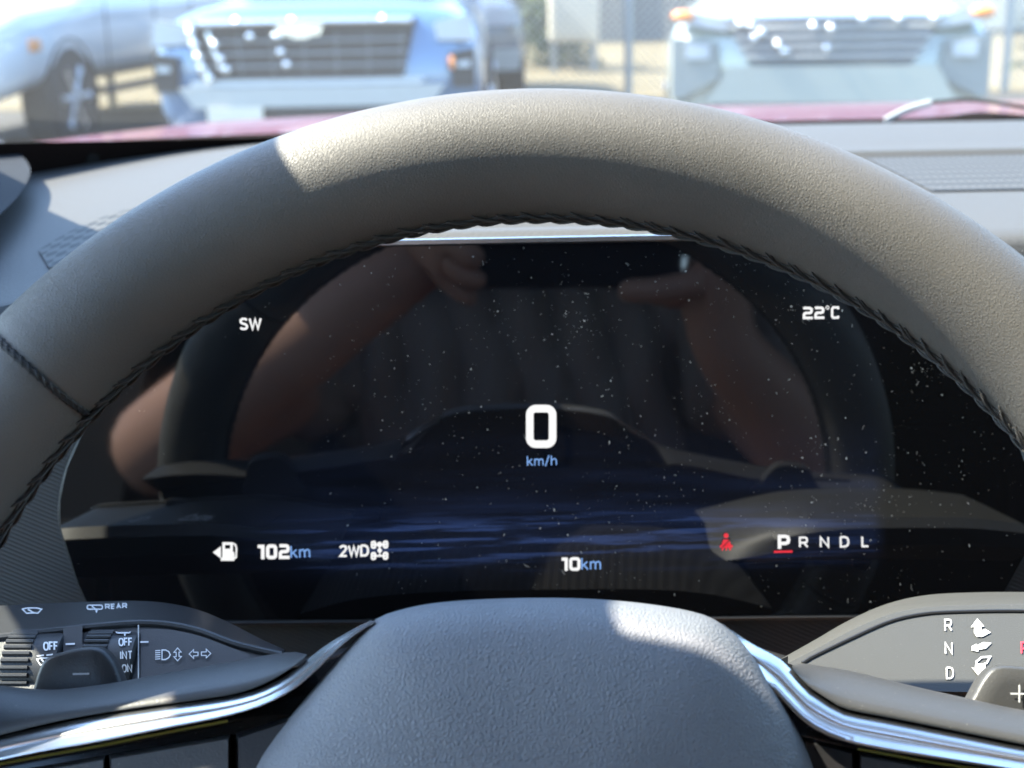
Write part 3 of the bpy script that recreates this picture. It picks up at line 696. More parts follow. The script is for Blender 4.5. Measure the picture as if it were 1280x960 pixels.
# ================================================================== INSTRUMENT CLUSTER
TS = R(8.9); en = np.array([0, -math.cos(TS), math.sin(TS)]); DSC = .514
foot = CAM-DSC*en
d0 = ray(677, 540); t0 = ((foot-CAM)@en)/(d0@en)
SF = Frame(CAM+t0*d0, (1, 0, 0), (0, math.sin(TS), math.cos(TS)), en)
hy = lambda px, py: SF.hit(px, py)
SC = dict(y_lo=hy(677, 722)[1], y_hi=hy(677, 520)[1], y_mid=hy(677, 640)[1], x_lo=hy(235, 600)[0], x_hi=hy(1112, 600)[0], act_lo=hy(677, 735)[1])
M['screen'] = m_screen()
clu = empty('instrument_cluster', M=SF.M); tag(clu, 'wide glossy black digital instrument display behind the steering wheel', 'instrument display')
panel = [(118, 772), (98, 730), (76, 660), (75, 625), (84, 585), (104, 540), (135, 470), (160, 390), (182, 314), (677, 303), (1190, 289), (1214, 370), (1240, 450), (1264, 530), (1285, 590), (1291, 640), (1283, 690), (1254, 742), (1240, 766), (1000, 768), (677, 772), (300, 775)]
pl = np.array([SF.hit(*p) for p in panel]); n = len(pl)
b = MB(); ins = pl.copy(); ctr = pl.mean(0)
b.add(np.vstack([pl, pl-[0, 0, .006]]), [tuple(reversed(range(n)))]+[(i, (i+1) % n, n+(i+1) % n, n+i) for i in range(n)])
scr = b.build('screen', M['screen'], clu, 20)
# bezel line running round the glass
bz = MB().tube([p+[0, 0, -.002] for p in spline(pl[:9], 60)], .0011, 8); bz.tube([p+[0, 0, -.002] for p in spline(pl[10:19], 60)], .0011, 8)
bz.tube([p*np.array([1, 1, 1])+[0, -.0012, -.001] for p in spline(pl[18:22], 30)]+[pl[0]+[0, -.0012, -.001]], .0012, 8)
bz.build('bezel', M['dark'], clu)
# trim along the top edge, then the visor running forward to the dashboard
xa, xb = pl[8][0]-.004, pl[10][0]+.004; yt = pl[9][1]
XX = np.linspace(xa, xb, 30)
MB().loft([[(x, yt-.0005, .0005) for x in XX], [(x, yt+.0002, .0016) for x in XX], [(x, yt+.0018, .0016) for x in XX], [(x, yt+.0022, .0) for x in XX], [(x, yt+.0022, -.02) for x in XX], [(x, yt-.0005, -.02) for x in XX]], closed=True).build('top_trim', M['chrome'], clu)
vz = lambda x: .0005*math.cos(x*3)
MB().loft([[(x, yt+.0020, -.002) for x in XX], [(x, yt+.0040, -.004) for x in XX], [(x, yt+.0050, -.012) for x in XX], [(x, yt+.0052, -.040) for x in XX], [(x, yt+.0075, -.043) for x in XX], [(x, yt+.0055, -.10) for x in XX], [(x, yt-.025, -.12) for x in XX], [(x, yt-.03, -.02) for x in XX]], closed=True).build('visor', M['dash'], clu)
# surround panel with woven texture either side and below
def m_weave():
    b = NB('woven_panel'); v = b.coord(); sp = b.n('ShaderNodeSeparateXYZ'); b.set(sp.inputs[0], v)
    s1 = b.math('SINE', b.math('MULTIPLY', b.math('MULTIPLY_ADD', sp.outputs[0], .45, sp.outputs[1]), 2*math.pi/.0017))
    b.pbr(b.mix(b.ramp(s1, -.6, .6), (.020, .020, .021), (.030, .030, .031)), .45, normal=b.bump(s1, .25, .0003)); return b.m
M['weave'] = m_weave()
sur = [(-260, 560), (-120, 470), (10, 396), (90, 345), (165, 318), (677, 306), (1195, 292), (1260, 360), (1340, 430), (1460, 520), (1560, 640), (1560, 980), (-260, 980)]
sp_ = np.array([SF.hit(*p, -.0065) for p in sur]); n = len(sp_)
MB().add(np.vstack([sp_, sp_-[0, 0, .03]]), [tuple(reversed(range(n)))]+[(i, (i+1) % n, n+(i+1) % n, n+i) for i in range(n)]).build('surround', M['weave'], clu, 20)
# readouts
E_ = .0006
ink = lambda: Ink(SF, E_)
sword(ink(), 'SW', 300.5, 326, 411.5, 13, 2.7).build('compass_readout', M['txt'], clu)
i = ink(); i.digit('2', 1003.5, 383.5, 12.5, 15.5, 3.2).digit('2', 1018, 383.2, 12.5, 15.5, 3.2); i.rrect(1032.6, 382.6, 3.4, 3.8, 1.5, 1.0)
i.stroke([(1048, 386.6), (1047.5, 384.2), (1041.6, 384.3), (1040.2, 386), (1040.2, 395.5), (1041.6, 397.2), (1047.5, 397), (1048, 394.8)], 2.8); i.build('temperature_readout', M['txt'], clu)
i = ink(); i.digit('0', 657.5, 506, 38, 54, 9.5); sp0 = i.build('speed_readout', M['txt'], clu)
sword(ink(), 'km/h', 659.5, 695.5, 582, 11.5, 1.5, .2).build('speed_unit', M['txt_blue'], sp0)
# fuel pump with arrow
i = ink(); i.poly([(266, 690.5), (276, 683), (276, 698)]); i.stroke([(279, 679.5), (290, 679.5)], 3.2); i.stroke([(279.6, 678), (279.6, 699)], 3.2); i.stroke([(289.4, 678), (289.4, 699)], 3.2)
i.poly([(278, 686), (291, 686), (291, 699), (278, 699)]); i.poly([(276, 697), (293, 697), (293, 701), (276, 701)])
i.stroke([(291, 679), (294.5, 681.5), (295.5, 686), (295, 697), (292.5, 698), (291.6, 690)], 2.0); i.build('fuel_icon', M['txt'], clu)
i = ink(); i.digit('1', 321, 681, 12, 18, 4.3).digit('0', 332.5, 680.5, 14, 18.5, 4.3).digit('2', 348.5, 680.2, 13.5, 18.5, 4.0); rr_ = i.build('range_readout', M['txt'], clu)
sword(ink(), 'km', 364, 387, 697, 14, 1.8, .2).build('range_unit', M['txt_blue'], rr_)
sword(ink(), '2WD', 425.5, 460, 695, 12.5, 2.7, .2).build('drive_mode_readout', M['txt'], clu)
i = ink()
for yy in (680.5, 694.5):
    i.rrect(464.8, yy-3.2, 4.2, 7.4, 1.5, 2.6).rrect(479.8, yy-3.5, 4.2, 7.4, 1.5, 2.6).stroke([(466, yy+.4), (483, yy+.2)], 2.2)
i.circ(474.5, 680.7, 3.4); i.circ(474.6, 688, 2.8); i.stroke([(474.5, 680), (474.7, 694)], 1.6); i.build('axle_icon', M['txt'], clu)
i = ink(); i.digit('1', 701, 697, 11, 16.5, 3.8).digit('0', 711.5, 696.5, 14, 17, 3.8); od = i.build('distance_readout', M['txt'], clu)
sword(ink(), 'km', 727.5, 750.5, 712, 14, 1.8, .2).build('distance_unit', M['txt_blue'], od)
# seat belt warning
i = ink(); i.circ(907.6, 669.6, 3.1); i.poly([(902, 681), (904.2, 674.5), (911.2, 674.4), (913.8, 680.8), (911.5, 683), (904.2, 683.2)])
i.poly([(899.6, 682.5), (904, 679.5), (911.5, 679.3), (916.2, 682.2), (915.2, 684.6), (900.6, 684.9)]); i.stroke([(904, 684), (902.6, 688)], 2.2).stroke([(911.6, 684), (913, 687.8)], 2.2).stroke([(907.8, 683), (907.9, 688)], 1.8)
i.build('seat_belt_icon', M['txt_red'], clu)
Ink(SF, E_+.0003).stroke([(902.8, 684.5), (913.2, 673.5)], 1.3).build('belt_stripe', M['phone'], clu)
i = ink(); sword(i, 'P', 974.5, 986, 686, 15.5, 4.2); gr = i.build('gear_readout', M['txt'], clu)
i = ink()
for ch, x, y in (('R', 1000, 684), ('N', 1026, 683.7), ('D', 1051, 683.3), ('L', 1078, 682.9)): sword(i, ch, x, x+(9.5 if ch != 'L' else 7.5), y, 12, 2.3)
i.build('gear_letter', M['txt'], gr)
ink().poly([(967.3, 688.6), (990.6, 688.1), (990.6, 690.6), (967.3, 691.1)]).build('gear_underline', M['txt_red'], gr)
# dust on the glass
dv, df = [], []
DCL = [(rng.uniform(380, 1260), rng.uniform(320, 760), rng.uniform(12, 60)) for _ in range(46)]
for k in range(4200):
    px_ = rng.uniform(90, 1285); py_ = rng.uniform(305, 770)
    if k % 2:
        q_ = DCL[rng.integers(len(DCL))]; px_ = rng.normal(q_[0], q_[2]); py_ = rng.normal(q_[1], q_[2])
        if not (90 < px_ < 1283 and 306 < py_ < 768): continue
    dens = .16+.84*min(1, max(0, (px_-380)/250)) if py_ < 640 else .12+.6*min(1, max(0, (px_-420)/300))
    if px_ < 420 and py_ > 560: dens *= .4
    if rng.uniform() > dens*.62: continue
    c = SF.hit(px_, py_, .0004); r_ = abs(rng.normal(0, .00006))+.00003 if rng.uniform() < .97 else rng.uniform(.00018, .0003)
    m_ = 6; an = rng.uniform(0, 6.28); st_ = 1+rng.uniform(0, .8) if rng.uniform() < .9 else 4; k0 = len(dv)
    for q in range(m_):
        a = q*2*math.pi/m_; lx = r_*st_*math.cos(a)*rng.uniform(.8, 1.2); ly = r_*math.sin(a)*rng.uniform(.8, 1.2)
        dv.append((c[0]+lx*math.cos(an)-ly*math.sin(an), c[1]+lx*math.sin(an)+ly*math.cos(an), .0004))
    df.append(tuple(range(k0, k0+m_)))
M['dustmat'] = m_plain('dust', (.34, .33, .30), .9, vary=.1)
dm = MB(); dm.v = dv; dm.f = df; o = dm.build('dust', M['dustmat'], clu); o['kind'] = 'stuff'
i = Ink(SF, .0004)
for k in range(15):
    x, y = rng.uniform(420, 1250), rng.uniform(330, 750); a = rng.uniform(0, 6.28); L_ = rng.uniform(3, 9); c_ = rng.uniform(-.5, .5)
    i.stroke([(x+L_*t*math.cos(a+c_*t), y+L_*t*math.sin(a+c_*t)) for t in np.linspace(0, 1, 6)], rng.uniform(.3, .55))
o = i.build('lint', M['dustmat'], clu); o['kind'] = 'stuff'

# ================================================================== STEERING COLUMN
tw = R(10.9)
wn = -_F*math.cos(tw)+_U*math.sin(tw); wu = _U*math.cos(tw)+_F*math.sin(tw); wr = _R
WC = CAM+.0083*_R-.1065*_U+.3368*_F
WF = Frame(WC, wr, wu, wn)
col = empty('steering_column_cover', M=WF.M); tag(col, 'dark moulded cover round the steering column below the display', 'column cover')
b = MB().loft([WF.cv([(340, 836), (420, 812), (520, 800), (677, 796), (840, 796), (930, 806), (1010, 828)], -.155), WF.cv([(345, 838), (420, 816), (520, 804), (677, 800), (840, 800), (930, 810), (1005, 832)], -.12),
               WF.cv([(330, 860), (430, 840), (520, 832), (677, 830), (840, 830), (930, 838), (1030, 860)], -.09), WF.cv([(330, 1100), (430, 1110), (520, 1120), (677, 1120), (840, 1120), (930, 1110), (1030, 1100)], -.09),
               WF.cv([(340, 1100), (430, 1110), (520, 1120), (677, 1120), (840, 1120), (930, 1110), (1010, 1100)], -.15)], closed=True)
b.build('shroud', M['weave'], col)

# ---- left stalk
LF = (lambda o_, t_: Frame(o_, WF.ex, WF.ey*math.cos(t_)-WF.en*math.sin(t_), WF.en*math.cos(t_)+WF.ey*math.sin(t_)))(WF.world(WF.hit(170, 826, -.080)), R(32))
ls = empty('wiper_stalk', M=LF.M); tag(ls, 'shaded wiper and light stalk with two ribbed rings left of the wheel hub', 'stalk')
NF, NB_ = .0, -.026
bt = [(-138, 812), (-126, 790), (-100, 773), (-60, 763), (0, 757), (60, 754), (120, 752), (170, 751), (210, 754), (250, 763), (290, 780), (325, 798), (356, 812)]
ft = [(-138, 822), (-126, 808), (-100, 801), (-60, 796), (0, 791), (60, 784), (120, 778), (172, 774), (212, 776), (250, 784), (290, 799), (325, 808), (352, 814)]
fb_ = [(-138, 850), (-126, 876), (-100, 890), (-60, 893), (0, 888), (60, 884), (120, 880), (172, 876), (212, 874), (250, 870), (290, 860), (325, 842), (348, 820)]
b = MB().loft([LF.cv(bt, NB_), LF.cv([(p[0], p[1]+1) for p in ft], NF-.004), LF.cv([(p[0], p[1]+5) for p in ft], NF), LF.cv(fb_, NF), LF.cv([(p[0], p[1]+12) for p in fb_], NB_+.006), LF.cv([(p[0], p[1]+12) for p in fb_], NB_-.004), LF.cv([(b_[0], b_[1]*.35+f_[1]*.65) for b_, f_ in zip(spline(bt, 12), spline(fb_, 12))], NB_-.013), LF.cv([(b_[0], b_[1]*.7+f_[1]*.3) for b_, f_ in zip(spline(bt, 12), spline(fb_, 12))], NB_-.012), LF.cv([(b_[0], b_[1]*.92+f_[1]*.08) for b_, f_ in zip(spline(bt, 12), spline(fb_, 12))], NB_-.006)], closed=True)
b.build('stalk_body', M['pod_shade'], ls, 30)
# raised rim round the printed face
MB().tube(LF.cv([(p[0], p[1]+5) for p in ft], NF+.0004), .0011, 8).build('face_edge', M['pod_shade'], ls)
MB().loft([LF.cv([(176, 786), (212, 787), (250, 795), (285, 808), (312, 818)], NF+.0016, 20), LF.cv([(176, 868), (212, 866), (250, 862), (285, 850), (312, 824)], NF+.0016, 20)], caps=False).build('face_panel', M['pod_shade'], ls)
Ink(LF, NF+.0022).stroke([(173, 781), (173, 876)], 1.6).build('face_seam', M['galv'], ls)
def knob(xp0, xp1, xp2, name, rib0, rib1):
    a0 = LF.hit(xp0, 825, NF)[0]; a1 = LF.hit(xp1, 825, NF)[0]; a2 = LF.hit(xp2, 825, NF)[0]; bc = LF.hit(xp0, 822, NF)[1]; rad = .0118; nc = NF-.0078
    k = MB().lathe_x([(0, rad*.9), (.0006, rad), (a2-a0-.0006, rad), (a2-a0, rad*.9)], (a0, bc, nc), 56).build(name, M['pod_shade'], ls)
    rb = MB(); N = 34; x0 = LF.hit(rib0, 825, NF)[0]; x1 = LF.hit(rib1, 825, NF)[0]
    for q in range(N):
        t = 2*math.pi*q/N; rb.tube([(x0, bc+(rad+.0002)*math.cos(t), nc+(rad+.0002)*math.sin(t)), (x1, bc+(rad+.0002)*math.cos(t), nc+(rad+.0002)*math.sin(t))], [.00072, .00072], 8)
    rb.build('rib', M['pod_shade'], k)
    def cur(l):
        dy = min(.98, max(-.98, (l[1]-bc)/rad)); return np.array([l[0], bc+rad*dy, nc+rad*math.sqrt(1-dy*dy)+.0005])
    return k, cur
k1, c1 = knob(5, 60, 77, 'wiper_ring', 8, 42)
k2, c2 = knob(104, 150, 170, 'rear_wiper_ring', 106, 136)
def wiper_icon(i, x, y, w_, h, rear=False, wd=1.5):
    if rear: i.rrect(x, y, w_, h, 2.2, wd).stroke([(x+w_*.30, y+1), (x+w_*.55, y+h)], wd).poly([(x+w_*.5, y+h), (x+w_*.72, y+h), (x+w_*.62, y+h+5)])
    else: i.stroke([(x, y+1), (x+w_*.25, y-.5), (x+w_*.75, y-.5), (x+w_, y+1), (x+w_*.80, y+h), (x+w_*.62, y+h-.5), (x+w_*.22, y+h)], wd, True).stroke([(x+w_*.28, y+1), (x+w_*.62, y+h)], wd*1.2)
    return i
sword(Ink(LF, NF, c1), 'OFF', 55, 72, 812.5, 9.5, 2.1, .22).build('ring_lettering', M['ink_white'], k1)
i = Ink(LF, NF, c1); i.stroke([(46, 820), (55, 819)], 1.8).stroke([(58, 819), (66, 818)], 1.8); wiper_icon(i, 46, 823, 20, 8, wd=1.6); i.build('wiper_icon', M['ink_white'], k1)
i = Ink(LF, NF, c2); sword(i, 'OFF', 149, 165, 807, 9, 1.7, .22); sword(i, 'INT', 151, 165, 823.5, 9, 1.7, .3); sword(i, 'ON', 153, 164.5, 840, 9, 1.7, .25); i.build('ring_lettering', M['ink_white'], k2)
i = Ink(LF, NF, c2); wiper_icon(i, 145, 782, 18, 9, True, 1.8); i.build('rear_wiper_icon', M['ink_white'], k2)
i = Ink(LF, NF+.0026); i.poly([(82, 804), (93.5, 803.6), (93.5, 805.8), (82, 806.2)]); i.build('setting_mark', M['ink_white'], ls)
MB().loft([LF.cv([(79, 784), (103, 782)], NF+.002, 6, False), LF.cv([(79, 880), (103, 878)], NF+.002, 6, False)], caps=False).build('spacer', M['pod_shade'], ls)
i = Ink(LF, NF+.0024); i.poly([(175, 801.5), (185.5, 801.2), (185.5, 803.2), (175, 803.6)]); i.build('setting_mark', M['ink_white'], ls)
# headlight, high beam and turn arrows
i = Ink(LF, NF+.0024)
for q in range(5): i.stroke([(194, 813.5+q*2.6), (200.5, 813+q*2.6)], 1.2)
i.stroke([(202.5, 812.5), (202.5, 824.5), (207, 824.3), (211, 822), (212.8, 818.4), (211, 814.6), (207, 812.4)], 1.5, True)
i.stroke([(222, 810), (226.5, 815), (223.8, 815), (223.8, 820.5), (226.8, 820.5), (222, 826), (217.2, 820.8), (220.2, 820.8), (220.2, 815.3), (217.4, 815.4)], 1.2, True)
i.stroke([(236.5, 817.5), (242, 812), (242, 815.3), (247.5, 815.2), (247.5, 819.6), (242, 819.8), (242, 823)], 1.2, True)
i.stroke([(263.5, 816.8), (257.8, 811.6), (257.8, 814.8), (251.8, 815), (251.8, 819.4), (257.8, 819.2), (257.8, 822.4)], 1.2, True)
i.build('light_icon', M['ink_white'], ls)
# printing on the sloping top face
class Slope:                                          # the ruled face between the stalk's back and front top edges
    def hit(s, px, py, n=0.0):
        yb = np.interp(px, [p[0] for p in bt], [p[1] for p in bt]); yf_ = np.interp(px, [p[0] for p in ft], [p[1]+1 for p in ft])
        q = LF.world(LF.hit(px, py, NB_+(NF-.004-NB_)*np.clip((py-yb)/(yf_-yb), 0, 1))); v = CAM-q
        return LF.A@(q+v/np.linalg.norm(v)*.0009-LF.o)
i = Ink(Slope()); sword(i, 'REAR', 132, 158.5, 761, 5.4, 1.5, .3, -2.5); wiper_icon(i, 109, 756.5, 19, 5, True, 1.6); wiper_icon(i, 28, 760.5, 24, 6, wd=1.6); i.build('stalk_lettering', M['ink_white'], ls)

# ---- right stalk
RF = (lambda o_, t_: Frame(o_, WF.ex, WF.ey*math.cos(t_)-WF.en*math.sin(t_), WF.en*math.cos(t_)+WF.ey*math.sin(t_)))(WF.world(WF.hit(1150, 815, -.080)), R(32))
rs = empty('gear_selector_stalk', M=RF.M); tag(rs, 'sunlit grey gear selector stalk marked R N D right of the wheel hub', 'stalk')
bt = [(972, 826), (1020, 799), (1060, 776), (1105, 756), (1150, 745), (1200, 741), (1280, 740), (1360, 743), (1450, 760)]
ft0 = [(985, 829), (1026, 808), (1068, 786), (1112, 768), (1152, 760), (1195, 757), (1280, 756), (1360, 760), (1450, 776)]
fbb = [(1004, 836), (1050, 850), (1090, 858), (1130, 863), (1165, 864), (1210, 865), (1280, 866), (1360, 868), (1450, 866)]
b = MB().loft([RF.cv(bt, NB_), RF.cv([(x, y-9) for x, y in ft0], -.011), RF.cv([(x, y-1.5) for x, y in ft0], NF-.0005), RF.cv(ft0, NF), RF.cv(fbb, NF), RF.cv([(x, y+12) for x, y in fbb], NB_+.006), RF.cv([(b_[0], b_[1]*.35+f_[1]*.65) for b_, f_ in zip(spline(bt, 12), spline(fbb, 12))], NB_-.010), RF.cv([(b_[0], b_[1]*.7+f_[1]*.3) for b_, f_ in zip(spline(bt, 12), spline(fbb, 12))], NB_-.010), RF.cv([(b_[0], b_[1]*.92+f_[1]*.08) for b_, f_ in zip(spline(bt, 12), spline(fbb, 12))], NB_-.005)], closed=True)
b.build('stalk_body', M['pod'], rs, 30)
gt = [(1003, 829), (1012, 823), (1066, 797), (1112, 777), (1152, 768), (1195, 765), (1280, 764), (1360, 768), (1440, 782)]
MB().tube(RF.cv(gt, NF+.0001), .0006, 8).build('face_seam', M['dark'], rs)
i = Ink(RF, NF+.0004)
for ch, x, y in (('R', 1181.5, 788), ('N', 1182, 817), ('D', 1183.5, 848)): sword(i, ch, x, x+8, y, 13.5, 2.0)
i.build('gear_lettering', M['ink_white'], rs)
i = Ink(RF, NF+.0004)
i.poly([(1221.5, 773), (1230.5, 783), (1227, 783.2), (1227, 788), (1231.5, 786), (1238.5, 790.5), (1228, 796), (1221, 796), (1217.5, 791), (1217.5, 783.6), (1213.5, 784)])
i.poly([(1214.5, 808), (1220.5, 804.5), (1220.5, 807), (1229, 802.5), (1239.5, 803.5), (1232, 811), (1223, 812), (1223, 814.5), (1214.5, 813)])
i.stroke([(1220.5, 834), (1220.5, 827), (1227, 821.5), (1237.5, 821), (1233.5, 828.5), (1222, 833)], 2.4, False); i.poly([(1214.5, 834), (1218.5, 835.5), (1219, 830), (1232, 828.5), (1231.5, 838.5), (1233.5, 839.5), (1226, 848.5)])
i.build('turn_arrow', M['ink_white'], rs)
sword(Ink(RF, NF+.0004), 'P', 1277, 1285, 816.5, 13.5, 2.0).build('park_lettering', M['ink_red'], rs)

# ================================================================== STEERING WHEEL
sw = empty('steering_wheel_assembly', M=WF.M); tag(sw, 'black leather steering wheel with stitched rim and chrome spoke trim', 'steering wheel')
RC, RT = .170, .0168
NU, NV = 360, 56
def tor(phi, a, r=RT):                                # phi from the top clockwise, a from the driver side outwards
    q = RC+r*math.sin(a); return np.array([q*math.sin(phi), q*math.cos(phi), r*math.cos(a)])
rings = []
seam = math.atan2(*(WF.hit(52, 466)[:2])); seams = (seam, R(108))
for k in range(NU+1):
    p = 2*math.pi*k/NU
    gro = sum(.0006*math.exp(-((math.remainder(p-s_, 2*math.pi))/.006)**2) for s_ in seams)
    rings.append([tor(p, 2*math.pi*j/NV, RT-gro) for j in range(NV)])
rim = MB().ring_loft(rings, caps=False).build('rim', M['rim'], sw, 60)
# baseball stitching along the inside of the rim
st = MB(); N = 150; da = 2*math.pi/N
ph = np.linspace(0, 2*math.pi, 1200)
AI = R(-97)
for off_ in (-.085, .085): st.tube([tor(p, AI+off_+.02*math.sin(p*N), RT+.0001) for p in ph[:-1]], .00055, 6, closed=True)
for k in range(N):
    p = k*da; j1, j2 = rng.normal(0, .05, 2)
    for s_ in (1, -1):
        A = tor(p+.05*da, AI+s_*(.24+j1*.5), RT+.0001); Bm = tor(p+.60*da, AI+s_*(.17+j1*.3), RT+.0012); B = tor(p+(1.25)*da, AI+s_*.06, RT+.0010)
        st.tube(spline([A, Bm, B], 7), [.0002, .00034, .00040, .00040, .00038, .0003, .0002], 6)
        A = tor(p+.30*da, AI+s_*(.20+j2*.5), RT+.0001); Bm = tor(p+.85*da, AI+s_*.13, RT+.0009); B = tor(p+(1.45)*da, AI+s_*.02, RT+.0009)
        st.tube(spline([A, Bm, B], 6), .00026, 5)
st.build('stitching', M['thread'], rim)
for s_ in seams:
    b = MB(); aa = np.linspace(0, 2*math.pi, 90)[:-1]
    for o_ in (-.0020, .0020): b.tube([tor(s_+o_, a, RT-.0001) for a in aa], .0005, 6, closed=True)
    for k in range(44):
        a = 2*math.pi*k/44; b.tube([tor(s_-.0050, a, RT-.0001), tor(s_-.002, a+.05, RT+.0003), tor(s_+.002, a+.10, RT+.0003), tor(s_+.0050, a+.15, RT-.0001)], [.0003, .0004, .0004, .0003], 6)
    b.build('seam_stitching', M['seam'], rim)
# hub pad
ho = [(497, 764), (540, 755), (600, 750), (677, 748), (750, 750), (820, 757), (876, 768), (905, 783), (936, 812), (972, 866), (1000, 918), (1018, 965), (1030, 1030), (1030, 1110), (1004, 1190), (940, 1250), (820, 1285), (677, 1292), (534, 1285), (424, 1250), (350, 1190), (316, 1110), (308, 1030), (318, 965), (346, 918), (396, 857), (440, 804), (468, 776)]
ol = spline(np.array([WF.hit(x, y, -.004)[:2] for x, y in ho]), 140, True); cc = np.array([ol[:, 0].mean(), -.006])
rings = []
for s_, nn in ((1.0, -.0075), (1.004, -.0062), (1.002, -.0042), (.992, -.001), (.976, .0025), (.95, .0055), (.91, .0085), (.86, .0112), (.78, .0138), (.66, .0160), (.5, .0178), (.34, .0188), (.18, .0194), (.05, .0196)):
    rings.append([(cc[0]+(x-cc[0])*s_, cc[1]+(y-cc[1])*s_, nn) for x, y in ol])
MB().ring_loft(rings).build('hub_pad', M['hub'], sw, 60)
MB().lathe_x([(-.001, .045), (.0, .045), (.06, .045)], (0, 0, 0), 40)
hubc = MB(); hubc.ring_loft([[(cc[0]+(x-cc[0])*k_, cc[1]+(y-cc[1])*k_, z) for x, y in ol] for k_, z in ((.985, -.0068), (1.005, -.0072), (1.0, -.030), (.93, -.046), (.6, -.075), (.3, -.09))]); hubc.build('hub_back', M['cowl'], sw, 60)
# each spoke: dark core, soft upper pad, chrome trim and a row of buttons
def spoke(pt, pb, ct, cb, top, bot, btns, inner, line):
    lerp = lambda A, B, f: [(a[0]+(c[0]-a[0])*f, a[1]+(c[1]-a[1])*f) for a, c in zip(A, B)]
    L_ = lambda cs, name, mat, ang=30: MB().loft(cs, closed=True).build(name, mat, sw, ang)
    L_([WF.cv(top, -.024), WF.cv([(x, y+4) for x, y in top], -.021), WF.cv([(x, y+60) for x, y in top], -.0125), WF.cv(bot, -.0105), WF.cv(bot, -.02), WF.cv(top, -.026)], 'spoke', M['gloss'])
    L_([WF.cv(pt, -.034), WF.cv(pt, -.0225)]+[WF.cv(lerp(pt, pb, f), n) for f, n in ((.06, -.0185), (.2, -.0145), (.45, -.0095), (.7, -.0058), (.88, -.0042), (.97, -.0041))]+[WF.cv(pb, -.0043), WF.cv(pb, -.02)], 'spoke_pad', M['soft'], 50)
    L_([WF.cv(ct, -.014)]+[WF.cv(lerp(ct, cb, f), n) for f, n in ((.02, -.0050), (.05, -.0046), (.24, -.0028), (.40, -.0013), (.46, -.0010), (.53, -.0012), (.58, -.0009), (.73, .0005), (.88, .0019), (.95, .0019))]+[WF.cv(cb, -.010)], 'chrome_trim', M['chrome'], 50)
    def btn(x0, x1, y0, y1, h=150):
        return [WF.cv([(x0, y0), (x1, y1)], -.011, 8, False), WF.cv([(x0+1, y0+2), (x1-1, y1+2)], -.004, 8, False), WF.cv([(x0+3, y0+6), (x1-3, y1+6)], -.0022, 8, False), WF.cv([(x0+3, y0+h), (x1-3, y1+h)], -.0012, 8, False), WF.cv([(x0, y0+h+3), (x1, y1+h+3)], -.011, 8, False)]
    for q in btns: L_(btn(*q), 'button', M['soft'])
    L_(btn(*inner), 'inner_panel', M['dark'])
    MB().tube(WF.cv(line, -.0035, 40), .0004, 8).build('highlight_line', M['yellow'], sw)  # highlight along the gap above the buttons, painted as a yellow line
M['yellow'] = m_plain('yellow_highlight', (.30, .27, .06), .2, metal=.6)
pt = [(-190, 868), (-120, 858), (-60, 855), (0, 857), (40, 861), (70, 862), (110, 858), (150, 852), (200, 843), (250, 834), (300, 825), (345, 817), (372, 815), (384, 818)]
pb = [(-190, 958), (-120, 944), (-60, 931), (0, 919), (40, 909), (80, 900), (120, 893), (165, 886), (210, 880), (255, 874), (300, 866), (335, 853), (360, 838), (380, 823)]
ct = [(-190, 960), (-120, 946), (-60, 934), (0, 921), (60, 907), (120, 895), (200, 883), (280, 872), (322, 862), (355, 846), (382, 826), (408, 806), (438, 788), (464, 775)]
cb = [(-190, 994), (-120, 979), (-60, 965), (0, 951), (60, 939), (120, 929), (200, 913), (280, 897), (330, 882), (368, 862), (396, 838), (420, 814), (446, 792), (470, 778)]
top = [(-185, 884), (-100, 876), (0, 870), (120, 868), (250, 846), (330, 834), (380, 832), (440, 812)]
bot = [(-185, 1160), (-100, 1150), (0, 1130), (120, 1120), (250, 1110), (330, 1105), (380, 1105), (440, 1105)]
spoke(pt, pb, ct, cb, top, bot, ((-110, 132, 985, 944), (136, 288, 943, 918)), (295, 400, 917, 884), [(-150, 987), (0, 955), (120, 933), (200, 917), (285, 901)])
ptR = [(1530, 895), (1440, 900), (1370, 898), (1310, 892), (1260, 884), (1215, 874), (1165, 863), (1135, 856), (1110, 850), (1060, 838), (1022, 832), (1000, 829), (990, 832)]
pbR = [(1530, 983), (1440, 960), (1360, 945), (1310, 936), (1280, 931), (1240, 923), (1200, 915), (1150, 905), (1110, 897), (1056, 886), (1031, 872), (1008, 856), (991, 836)]
ctR = [(1530, 985), (1440, 962), (1360, 947), (1280, 933), (1200, 917), (1110, 899), (1056, 888), (1031, 874), (1008, 858), (990, 837), (974, 822), (940, 804), (915, 788), (902, 779)]
cbR = [(1530, 1022), (1440, 1000), (1360, 983), (1280, 967), (1167, 949), (1110, 940), (1066, 931), (1036, 922), (1010, 908), (988, 888), (966, 864), (942, 838), (925, 815), (912, 798), (899, 782)]
topR = [(1366-x, y+26) for x, y in top]; botR = [(1366-x, y+26) for x, y in bot]
spoke(ptR, pbR, ctR, cbR, topR, botR, ((1074, 1220, 940, 966), (1224, 1460, 967, 1015)), (1004, 1068, 921, 937), [(1470, 1012), (1280, 971), (1167, 953), (1072, 936)])
